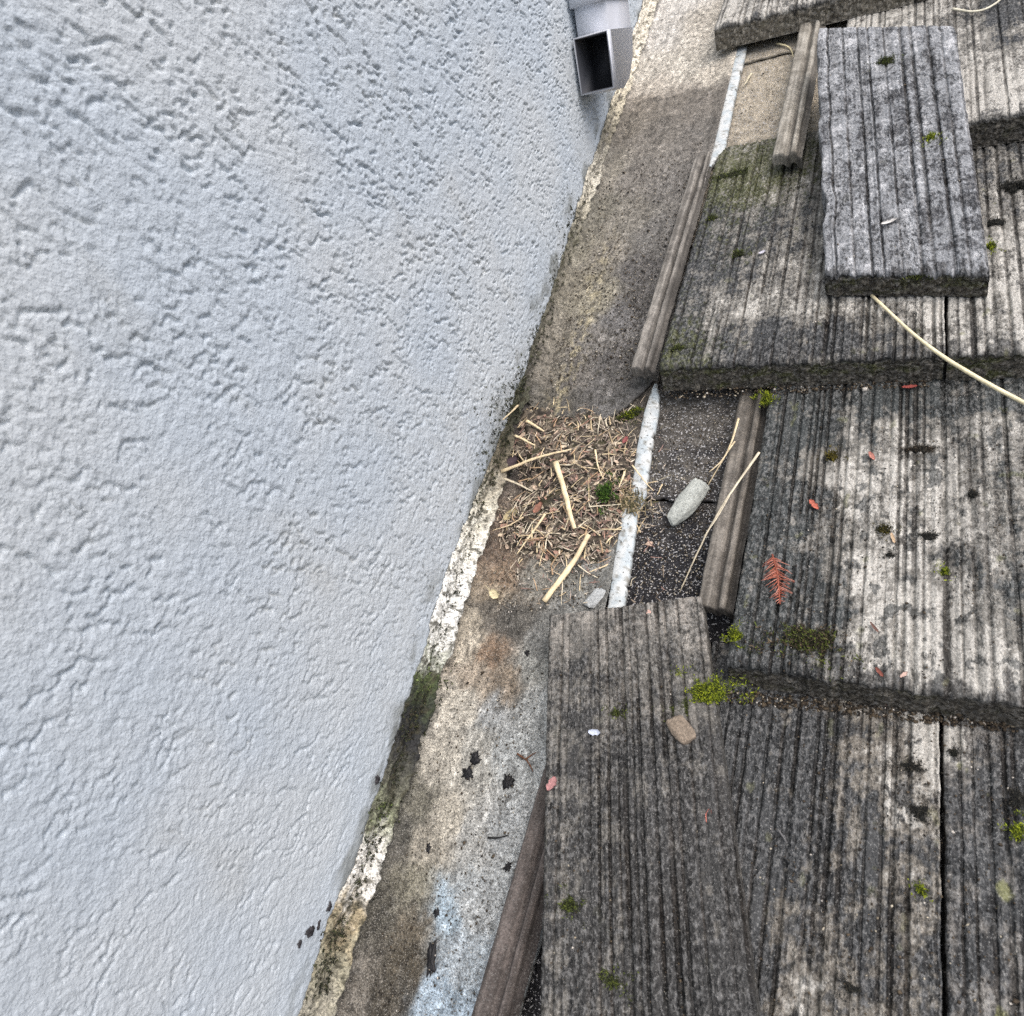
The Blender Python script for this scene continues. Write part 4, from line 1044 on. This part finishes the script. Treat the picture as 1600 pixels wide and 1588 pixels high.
# ================================================================== MOSS AND DIRT CLUMPS
def clump(name, label, px, py, kind, rx, ry, cols, n, cat, group=None, height=0.5, seed=0, rot=0.0, blade=1.0):
    c = spot(px, py, kind); rxm, rym = px_len(rx, c), px_len(ry, c); rg = np.random.default_rng(seed + 100); B = Build()
    hgt = min(rxm, rym) * height
    # cushion with an uneven edge
    na, nr = 22, 6
    aa = np.linspace(0, 2 * math.pi, na, endpoint=False); rim = np.clip(0.8 + 0.9 * fbm(np.cos(aa) * 2 + seed, np.sin(aa) * 2, 3), 0.3, 1.5)
    V = [c + [0, 0, hgt * 0.7]]
    cr, sr = math.cos(rot), math.sin(rot)
    for i in range(1, nr + 1):
        f = i / nr
        for k, a in enumerate(aa):
            x, y = math.cos(a) * rxm * rim[k] * f * 0.85, math.sin(a) * rym * rim[k] * f * 0.85
            V.append(c + [x * cr - y * sr, x * sr + y * cr, hgt * 0.7 * (1 - f ** 2) + hgt * 0.12 * rg.normal() - (0.0012 if i == nr else 0)])
    F3 = [[0, 1 + k, 1 + (k + 1) % na] for k in range(na)]; F4 = []
    for i in range(nr - 1):
        for k in range(na):
            a, b = 1 + i * na + k, 1 + i * na + (k + 1) % na; F4.append([a, a + na, b + na, b])
    V = np.array(V); base = np.asarray(cols[-1]) * 0.7
    B.v.append(V); B.c.append(np.tile(base, (len(V), 1)) * rg.uniform(0.7, 1.3, (len(V), 1))); B.f3.append(np.array(F3)); B.f4.append(np.array(F4)); B.n += len(V)
    sat = [(rg.uniform(0, 6.283), rg.uniform(1.1, 2.0)) for _ in range(6)]
    for _ in range(int(n * 2.3)):
        a = rg.uniform(0, 6.283); f = math.sqrt(rg.random()) * (1.25 if rg.random() < 0.15 else 1.0); k = int(a / 6.283 * na) % na
        x, y = math.cos(a) * rxm * rim[k] * f, math.sin(a) * rym * rim[k] * f
        if rg.random() < 0.2:                 # stray tufts round the cushion
            sa, sf = sat[rg.integers(6)]; f = 1.2; x, y = (math.cos(sa) * sf + 0.22 * rg.normal()) * rxm, (math.sin(sa) * sf + 0.22 * rg.normal()) * rym
        p = c + [x * cr - y * sr, x * sr + y * cr, hgt * 0.75 * max(0, 1 - f * f)]
        L = rg.uniform(0.0014, 0.0038) * blade; th = rg.uniform(0, 6.283); w = L * rg.uniform(0.07, 0.15)
        lean = rg.uniform(0.2, 1.1); d = np.array([math.cos(th) * math.sin(lean), math.sin(th) * math.sin(lean), math.cos(lean)])
        s = np.cross(d, [0, 0, 1.0]); s /= np.linalg.norm(s) + 1e-9
        tip = p + d * L; mid = p + d * L * 0.55 + np.array([0, 0, L * 0.08])
        cc = np.asarray(cols[rg.integers(len(cols))]) * rg.uniform(0.7, 1.25)
        B.add([p - s * w * 0.5, p + s * w * 0.5, mid + s * w, tip, mid - s * w], np.array([[0, 1, 2], [0, 2, 4], [4, 2, 3]]), cc)
    o = link_mesh(name, B.mesh(name, c), M['moss'], None, c, smooth=False)
    return tag(o, label, cat, group)

BR = [lin(150, 160, 40), lin(122, 136, 34), lin(92, 104, 30), lin(60, 70, 26)]
GR = [lin(96, 106, 48), lin(76, 86, 40), lin(58, 64, 34), lin(44, 48, 30)]
DK = [lin(54, 54, 49), lin(42, 42, 39), lin(66, 63, 55), lin(34, 35, 33)]
DG = [lin(48, 62, 40), lin(38, 48, 34), lin(62, 70, 46), lin(30, 34, 28)]
BN = [lin(74, 64, 52), lin(58, 50, 42), lin(96, 84, 66), lin(44, 40, 34)]
G1 = 'moss cushions on the roof'
moss = lambda label, *a, **k: clump('moss_clump', label, *a, 'moss', G1, **k)
moss('large bright green moss cushion beside the brown pebble on the cut tile', 1104, 1084, '-0.006', 36, 26, BR, 620, seed=1, rot=0.4, height=0.45)
moss('dark green moss patch trailing left of the large bright cushion', 1066, 1108, 'low', 22, 14, GR, 220, seed=2, rot=0.5, height=0.3)
moss('small round yellow-green moss tuft near the lower left corner of the middle tile', 1149, 994, 'c2', 14, 12, BR, 200, seed=3)
moss('bright moss tuft at the upper left corner of the middle tile', 1199, 624, 'c2', 11, 15, BR, 190, seed=4)
moss('yellow-green moss strip under the curled end of the upper flashing', 984, 650, 'pan', 26, 11, BR + GR, 320, seed=5, rot=0.5, height=0.9)
moss('bright green moss dot in the middle of the loose blue-grey tile', 1455, 217, 'grey', 11, 11, BR, 150, seed=6)
moss('olive moss tuft near the head of the loose blue-grey tile', 1384, 97, 'grey', 13, 10, GR, 140, seed=7)
moss('olive moss band on the tile below the end of the pale hem', 1145, 273, 'c1', 34, 11, GR, 260, seed=8, rot=0.25, height=0.25)
moss('small olive moss dot below the moss band on the tile', 1113, 342, 'c1', 10, 9, GR, 90, seed=9)
moss('dark olive moss tuft midway along the tile by the flashing', 1154, 398, 'c1', 12, 10, GR, 110, seed=10)
moss('green moss dot at the right side of the loose blue-grey tile', 1549, 385, 'c1', 8, 10, BR, 90, seed=11)
moss('ochre moss tuft on the pale patch of the middle tile', 1299, 714, 'c2', 12, 11, [lin(104, 94, 30), lin(80, 74, 30), lin(54, 50, 28)], 120, seed=12)
moss('dark olive moss tuft in the centre of the middle tile', 1381, 829, 'c2', 11, 11, [lin(84, 78, 34), lin(56, 54, 30), lin(40, 40, 28)], 120, seed=13)
moss('yellow moss dot right of centre on the middle tile', 1476, 894, 'c2', 8, 8, BR, 70, seed=14, height=0.3)
moss('vivid green sprout inside the debris nest beside the hem', 944, 772, 'nest', 14, 20, [lin(66, 96, 34), lin(50, 76, 28), lin(84, 112, 44), lin(36, 50, 24)], 220, seed=15, blade=1.7)
moss('green-black moss patch at the lower end of the white peeling paint', 676, 1062, 'pan', 20, 36, DG + GR, 420, seed=19, rot=-0.35, height=0.35)
moss('pale green moss smear on the sealant further down the wall', 607, 1268, 'pan', 9, 22, [lin(120, 136, 84), lin(92, 104, 66), lin(70, 78, 52)], 150, seed=20, rot=-0.3, height=0.4)
moss('olive moss patch on the left side of the slipped cut tile', 890, 1415, 'low', 18, 12, GR, 160, seed=21, height=0.3)
moss('olive moss patch near the bottom of the slipped cut tile', 960, 1535, 'low', 20, 10, GR, 150, seed=22, height=0.3)
moss('small moss smudge below the head of the slipped cut tile', 962, 1116, 'low', 12, 9, GR, 90, seed=23, height=0.3)
moss('moss fringe on the thick lower end of the loose blue-grey tile', 1446, 432, '0.014', 26, 9, GR, 200, seed=24, height=0.4)
moss('yellow moss rosette at the bottom right beside the black joint', 1440, 1392, 'c3', 8, 9, BR, 60, seed=25, height=0.25)
moss('yellow-green moss at the lower right edge of the picture', 1590, 1300, 'c3', 10, 14, BR, 110, seed=26, height=0.35)
moss('moss tuft below the thick end of the tile beside the flashing', 1060, 545, 'c1', 14, 9, GR, 110, seed=27, height=0.5)

def moss_fringe():
    """scattered tufts and crumbs of dark moss creeping out of the joint between wall and flashing"""
    rg = np.random.default_rng(77); B = Build()
    line = [(905, 305, .5), (893, 345, 1.6), (885, 385, .7), (872, 440, .8), (855, 500, .9), (835, 550, .8), (812, 590, 1.6), (795, 620, 2.2), (788, 655, 1.8), (780, 690, 1.5), (772, 730, 1.2), (755, 775, .7), (735, 830, .3), (690, 1010, .4),
            (672, 1060, 1.2), (655, 1110, 1.2), (635, 1170, .8), (612, 1240, .9), (600, 1275, .9), (560, 1400, .4), (530, 1450, .8), (505, 1530, .8)]
    lx = np.array([p[0] for p in line], float); ly = np.array([p[1] for p in line], float); dens = np.array([p[2] for p in line])
    k = 0
    while k < 1000:
        b = rg.uniform(290, 1560); a0 = np.interp(b, ly, lx); w = np.interp(b, ly, dens)
        if rg.random() * 2.2 > w: continue
        a = a0 + rg.normal() * 12 * (0.6 + 0.4 * w) + 2
        P = on_wall(a, b, XW + (0.0015 if a < a0 - 4 else 0.010)) if a < a0 + 10 else at(a, b, Z_PAN + 0.010)
        if P[0] < XW + 0.002: P = on_wall(a, b, XW + 0.008)
        r = rg.uniform(0.0008, 0.0032) * (0.6 + 0.3 * w); pal = [lin(44, 48, 38), lin(58, 62, 44), lin(36, 38, 33), lin(74, 78, 50), lin(64, 58, 46)]
        if 1255 < b < 1290 or 1040 < b < 1080: pal = pal + [lin(112, 126, 76), lin(92, 106, 56)]
        for _ in range(int(4 + r * 5000)):
            d = rg.normal(size=3); d[0] = abs(d[0]); d /= np.linalg.norm(d); p = P + d * r * rg.uniform(0.1, 0.9); L = rg.uniform(0.0008, 0.0020)
            d2 = d + 0.6 * rg.normal(size=3); d2 /= np.linalg.norm(d2); sd = np.cross(d2, rg.normal(size=3)); sd /= np.linalg.norm(sd) + 1e-9; w_ = L * 0.35
            B.add([p - sd * w_, p + sd * w_, p + d2 * L + sd * w_ * 0.5, p + d2 * L - sd * w_ * 0.5], np.array([[0, 1, 2, 3]]), pal[rg.integers(len(pal))] * rg.uniform(0.7, 1.3))
        k += 1
    o = link_mesh('moss_fringe', B.mesh('moss_fringe'), M['moss'], smooth=False)
    tag(o, 'dark crumbly moss creeping along the joint between stucco wall and flashing', 'moss', kind='stuff')
moss_fringe()

G2 = 'dark dirt clumps on the tiles'
dirt = lambda label, *a, **k: clump('dirt_clump', label, *a, 'dirt', G2, **{'blade': 0.75, **k})
dirt('dark crusty dirt ridge on the upper part of the middle tile', 1436, 702, 'c2', 30, 9, DK + BN, 240, seed=41, height=0.4)
dirt('wide brown litter clump at the lower edge of the middle tile under the red twig', 1262, 1000, 'c2', 46, 26, BN + GR, 620, seed=42, height=0.22, blade=1.4)
dirt('black clump at the right edge beside the loose blue-grey tile', 1588, 293, 'c1', 24, 15, DK, 240, seed=43, height=0.4, blade=1.3)
dirt('small black clump below the larger one at the right edge', 1556, 348, 'c1', 14, 9, DK, 120, seed=44)
dirt('small black dot right of centre on the middle tile', 1521, 773, 'c2', 9, 9, DK, 80, seed=45)
dirt('flat dark smudge on the middle tile near its right side', 1452, 838, 'c2', 17, 10, DK, 120, seed=46, height=0.25)
dirt('small dark crumb on the middle tile below the ochre moss', 1391, 868, 'c2', 10, 6, DK, 60, seed=47)
dirt('black clump on the pale strip left of the black joint', 1425, 1198, 'c3', 20, 10, DK, 150, seed=48, height=0.35)
dirt('black round clump halfway down beside the black joint', 1436, 1270, 'c3', 16, 15, DK, 170, seed=49, height=0.35)
dirt('small black clump touching the right side of the black joint', 1490, 1176, 'c3', 10, 7, DK, 70, seed=50)
dirt('dark clump at the right edge of the lowest tile', 1590, 1250, 'c3', 14, 15, DK, 140, seed=51, height=0.35)
dirt('dark crumb near the bottom of the lowest middle tile', 1330, 1545, 'c3', 14, 8, DK, 80, seed=52)

# ================================================================== TAR BLOBS ON FLASHING, SPECKS ON WALL
def blob(name, label, px, py, p, rx, ry, rot, seed, cat, group, colr, mat='dark', hgt=0.35, wallside=False):
    rxm, rym = px_len(rx, p), px_len(ry, p); na, nr = 36, 5; B = Build(); rg = np.random.default_rng(seed)
    a = np.linspace(0, 2 * math.pi, na, endpoint=False); rim = np.clip(0.85 + 1.1 * fbm(np.cos(a) * 1.9 + seed * 3.7, np.sin(a) * 1.9, 4, 0.6), 0.3, 1.7)
    e1, e2, e3 = (np.array([0, 1, 0.]), np.array([0, 0, 1.]), np.array([1., 0, 0])) if wallside else (np.array([1., 0, 0]), np.array([0, 1., 0]), np.array([0, 0, 1.]))
    h = min(rxm, rym) * hgt; V = [p + e3 * h]
    for i in range(1, nr + 1):
        f = i / nr
        for k in range(na):
            x, y = math.cos(a[k]) * rxm * rim[k] * f, math.sin(a[k]) * rym * rim[k] * f
            x, y = x * math.cos(rot) - y * math.sin(rot), x * math.sin(rot) + y * math.cos(rot)
            V.append(p + e1 * x + e2 * y + e3 * (h * (1 - f ** 3) * (1 + 0.25 * rg.normal()) - (0.001 if i == nr else 0)))
    F3 = [[0, 1 + k, 1 + (k + 1) % na] for k in range(na)]; F4 = [[1 + i * na + k, 1 + (i + 1) * na + k, 1 + (i + 1) * na + (k + 1) % na, 1 + i * na + (k + 1) % na] for i in range(nr - 1) for k in range(na)]
    V = np.array(V); B.v.append(V); B.c.append(np.tile(colr, (len(V), 1)) * rg.uniform(0.8, 1.2, (len(V), 1))); B.f3.append(np.array(F3)); B.f4.append(np.array(F4)); B.n = len(V)
    o = link_mesh(name, B.mesh(name, p), M[mat], None, p)
    return tag(o, label, cat, group)
TAR = lin(30, 30, 32)
for lab, px, py, rx, ry, rot, sd in [('lobed black tar blob on the flashing, the upper of the left pair', 742, 1186, 10, 11, 0.3, 1), ('round black tar blob on the flashing, the lower of the left pair', 730, 1209, 11, 10, 0.5, 2),
        ('black tar blob on the flashing close to the side of the cut tile', 793, 1221, 12, 15, 0.2, 3), ('long black tar drip at the edge of the blue paint near the bottom', 673, 1500, 8, 27, 0.25, 4),
        ('small black tar drop above the long drip near the bottom', 682, 1426, 6, 7, 0.0, 5), ('black tar crumb in the stained middle of the lower flashing', 669, 1325, 5, 8, 0.3, 6),
        ('black tar crumb against the tile side at the lower flashing', 793, 1355, 8, 7, 0.8, 7), ('tiny black tar dot near the upper end of the bare flashing', 823, 1020, 5, 6, 0.1, 8)]:
    blob('tar_blob', lab, px, py, spot(px, py, 'pan') + [0, 0, -0.0004], rx, ry, rot, sd, 'tar', 'tar blobs on the flashing', TAR)
for lab, px, py, rx, ry, sd in [('dark dirt fleck stuck on the lower wall, largest of the group', 485, 1457, 5, 10, 11), ('dark dirt fleck on the wall left of the largest fleck', 469, 1475, 4, 4, 12), ('dark dirt fleck on the wall right of the largest fleck', 498, 1447, 5, 3, 13),
        ('dark dirt fleck on the wall beside the crusty sealant near the bottom', 515, 1417, 5, 6, 14), ('dark dirt fleck on the wall near the black algae patch', 590, 1219, 5, 6, 15)]:
    p = on_wall(px, py, XW + 0.001)
    blob('dirt_fleck', lab, px, py, p, rx * 1.6, ry, 0.3, sd, 'dirt', 'dirt flecks on the wall', lin(54, 52, 54), wallside=True)

# ================================================================== STONES AND CHIPS
def stone(name, label, a, b, wpx, kind, colr, cat, seed, flat=0.6, group=None, lift=0.0, box=0.5, ncut=11, cmin=0.62):
    pa, pb = spot(*a, kind), spot(*b, kind); c = (pa + pb) / 2; L = np.linalg.norm(pb - pa) / 2; w = px_len(wpx, c) / 2
    d = (pb - pa) / (2 * L); s = np.cross(d, [0, 0, 1.0]); u = np.array([0, 0, 1.0]); rg = np.random.default_rng(seed)
    import bmesh
    bm = bmesh.new()
    for sx in (-1, 1):
        for sy in (-1, 1):
            for sz in (-1, 1):
                bm.verts.new((sx * rg.uniform(0.55, 1.0), sy * rg.uniform(0.45, 1.0), sz * rg.uniform(0.6, 1.0)))
    for _ in range(9):
        q = rg.normal(size=3); q /= np.abs(q).max(); bm.verts.new(q * rg.uniform(0.92, 1.05))
    bmesh.ops.convex_hull(bm, input=bm.verts)
    bmesh.ops.delete(bm, geom=[v for v in bm.verts if not v.link_faces], context='VERTS')
    bmesh.ops.bevel(bm, geom=list(bm.edges), offset=0.09, segments=1, affect='EDGES')
    bmesh.ops.triangulate(bm, faces=list(bm.faces))
    for _ in range(2):
        bmesh.ops.subdivide_edges(bm, edges=list(bm.edges), cuts=1, use_grid_fill=True)
    bmesh.ops.triangulate(bm, faces=list(bm.faces))
    bm.verts.index_update(); V = np.array([v.co[:] for v in bm.verts]); F = [[v.index for v in f.verts] for f in bm.faces]; bm.free()
    V *= 1 + 0.07 * fbm(V[:, 0] * 3 + seed, V[:, 1] * 3 + V[:, 2] * 2, 3)[:, None]
    pos = c + [0, 0, w * flat * 0.8 + lift] + (V[:, :1] * L) * d + (V[:, 1:2] * w) * s + (V[:, 2:3] * w * flat) * u
    col = np.tile(colr, (len(pos), 1)) * (1 + 0.25 * fbm(pos[:, 0] * 200, pos[:, 1] * 200, 3))[:, None]
    o = link_mesh(name, raw_mesh(name, pos - c, np.array(F), col), M['stone'], None, c, smooth=False)
    return tag(o, label, cat, group)
stone('mortar_chunk', 'pale grey oblong mortar chunk lying on the black felt', (1048, 828), (1099, 762), 37, 'felt', lin(168, 172, 166), 'stone', 3, 0.5, lift=0.006, box=0.45, ncut=9, cmin=0.86)
stone('pebble', 'brown angular pebble below the large bright moss cushion', (1052, 1122), (1080, 1162), 34, 'low', lin(134, 122, 108), 'stone', 21, 0.5)
stone('mortar_chip', 'grey flat chip leaning on the hem at the head of the cut tile', (918, 950), (946, 922), 24, 'pan', lin(168, 172, 172), 'stone', 12, 0.35)
stone('mortar_chip', 'small pinkish pebble on the head of the slipped cut tile', (1011, 957), (1020, 960), 9, 'low', lin(206, 170, 156), 'stone', 14, 0.6)
stone('mortar_chip', 'tiny pinkish pebble on the black felt beside the hem', (1010, 850), (1020, 852), 9, 'felt', lin(206, 180, 160), 'stone', 15, 0.6)

# ================================================================== LEAVES, FLAKES, RED TWIG
def flake(name, label, px, py, kind, L, W, rot, colr, cat, group=None, curl=0.3, seed=0, stem=0.0):
    c = spot(px, py, kind); l, w = px_len(L * 0.9, c) / 2, px_len(W * 0.8, c) / 2; n, k = 14, 7
    U, Vv = np.meshgrid(np.linspace(-1, 1, n), np.linspace(-1, 1, k), indexing='ij'); U = U.ravel(); Vv = Vv.ravel()
    prof = np.sqrt(np.clip(1 - U ** 2, 0.02, 1)) * (1 + 0.7 * fbm(U * 2.5 + seed, np.sign(Vv) * 3.0 + seed, 3))
    x, y = U * l, Vv * w * prof; z = 0.0024 + curl * w * (Vv ** 2 + 0.6 * U ** 2) + 0.0004 * fbm(U * 3 + seed, Vv * 3, 2)
    cr, sr = math.cos(rot), math.sin(rot)
    V = np.stack([x * cr - y * sr, x * sr + y * cr, z], 1); V2 = V - [0, 0, 0.0004]
    F = grid_faces(n, k); F2 = grid_faces(n, k, n * k, True)
    rimi = [i * k for i in range(n)] + [(n - 1) * k + j for j in range(1, k)] + [i * k + k - 1 for i in range(n - 2, -1, -1)] + [j for j in range(k - 2, 0, -1)]
    F3 = np.array([[rimi[i - 1], rimi[i], rimi[i] + n * k, rimi[i - 1] + n * k] for i in range(len(rimi))])
    tone = 1 + 0.2 * fbm(U * 4 + seed, Vv * 4, 2) - 0.15 * np.exp(-(Vv / 0.15) ** 2)
    o = link_mesh(name, raw_mesh(name, np.vstack([V, V2]), [F, F2, F3], np.vstack([np.asarray(colr) * tone[:, None]] * 2)), M['litter'], None, c)
    if stem:
        B = Build(); q = px_len(stem, c)
        stalk(B, [np.array([l * cr, l * sr, 0.0015]), np.array([(l + q * .5) * cr, (l + q * .5) * sr + 0.001, 0.003]), np.array([(l + q) * cr, (l + q) * sr, 0.002])], 0.0005, col=np.asarray(colr) * 0.8, n=8, seed=seed)
        link_mesh('stem', B.mesh('stem'), M['straw'], o)
    return tag(o, label, cat, group)
flake('dry_leaf', 'small pale dry leaf with a stem on the stained flashing near the wall', 774, 931, 'pan', 24, 18, 2.6, lin(206, 196, 160), 'leaf', seed=1, stem=20)
flake('dry_leaf', 'cupped pale dry leaf at the left of the debris by the forked stem', 800, 806, 'pan', 34, 20, 0.9, lin(176, 164, 128), 'leaf', seed=2)
flake('petal', 'tiny curled white petal near the lower end of the loose blue-grey tile', 1389, 351, 'grey', 24, 7, 0.4, lin(216, 214, 210), 'petal', seed=3, curl=0.8)
GF = 'leaf flakes on the tiles'
for lab, px, py, k, L, W, rot, c in [
        ('orange leaf flake at the edge of the dark band on the middle tile', 1272, 791, 'c2', 24, 10, -0.9, lin(200, 106, 82)), ('pink leaf flake high on the middle tile beside a pale fleck', 1362, 715, 'c2', 18, 8, -1.1, lin(196, 128, 112)),
        ('red leaf flake just below the thick edge of the upper tile', 1421, 607, 'c2', 22, 7, 0.1, lin(168, 76, 66)), ('coral leaf flake stuck on the right side of the slipped cut tile', 1108, 1276, 'low', 22, 10, 1.5, lin(226, 128, 108)),
        ('pink flake at the left edge of the slipped cut tile', 864, 1226, 'low', 26, 16, 1.2, lin(186, 132, 130)), ('white-blue paint flake on the slipped cut tile', 930, 1146, 'low', 22, 12, 0.1, lin(208, 218, 236)),
        ('white paint flake on the tile left of the loose blue-grey tile', 1191, 397, 'c1', 12, 6, 0.5, lin(214, 212, 224)), ('pale pink flake at the lower lip of the middle tile', 1412, 1056, 'c2', 15, 6, 0.8, lin(216, 182, 166)),
        ('dark red flake at the lower lip of the middle tile, left of the pale one', 1374, 1052, 'c2', 18, 7, -0.9, lin(140, 78, 64)), ('brick-red flake below the lip of the middle tile', 1380, 1096, 'c3', 18, 6, -1.0, lin(150, 82, 70)),
        ('small red flake on the edge of the debris by the hem', 978, 690, 'nest', 16, 10, 1.2, lin(158, 86, 84)), ('brown leaf scrap in the lower left of the debris', 842, 796, 'nest', 26, 15, 1.2, lin(156, 108, 88)),
        ('dark purple leaf scrap in the hollow by the wall', 800, 728, 'nest', 34, 26, 0.9, lin(84, 70, 74)), ('thin brown flake on the middle tile above its lower lip', 1366, 982, 'c2', 22, 5, -0.9, lin(120, 88, 78)),
        ('ochre flake in the centre of the middle tile', 1395, 843, 'c2', 20, 6, -1.3, lin(204, 176, 140))]:
    flake('leaf_flake', lab, px, py, k, L, W, rot, c * 0.75 + c.mean() * 0.12, 'flake', GF, seed=px % 37, curl=0.35)

def red_twig():
    a, b = spot(1207, 868, 'c2'), spot(1219, 946, 'c2'); rg = np.random.default_rng(3)
    root = empty('conifer_sprig', a); tag(root, 'rust-red dried conifer sprig lying on the dark left side of the middle tile', 'sprig')
    pts = [np.zeros(3) + [0, 0, .002], (b - a) * 0.5 + [0.002, 0, 0.004], (b - a) + [0, 0, .002]]
    B = Build(); stalk(B, pts, 0.0009, col=RUST * 0.7, n=20, taper=0.1, seed=2, flat=1); link_mesh('stem', B.mesh('stem'), M['straw'], root)
    c = spline(pts, 34); B = Build()
    for i in range(1, 33):
        t = i / 33
        for sgn in (-1, 1):
            if rg.random() < 0.16: continue
            L = px_len(26, a) * (0.35 + 0.75 * math.sin(math.pi * min(1, t * 0.92 + 0.18)) ** 0.8) * rg.uniform(0.55, 1.15)
            ax = (b - a) / np.linalg.norm(b - a); sd = np.array([ax[1], -ax[0], 0])
            d = sd * sgn * (0.70 + 0.18 * rg.normal()) + ax * (0.62 + 0.2 * rg.normal()) + np.array([0, 0, 0.22 + 0.25 * rg.normal()]); d /= np.linalg.norm(d)
            p = c[i]
            stalk(B, [p, p + d * L * 0.55 + [0, 0, .0006], p + d * L + [0, 0, -0.0004]], 0.00052, col=(RUST if rg.random() < .6 else lin(196, 134, 116)) * rg.uniform(.8, 1.15), n=5, sides=4, taper=0.7, flat=0.6, seed=i, jit=0.0)
    o = link_mesh('needles', B.mesh('needles'), M['straw'], root); o['kind'] = 'stuff'
red_twig()
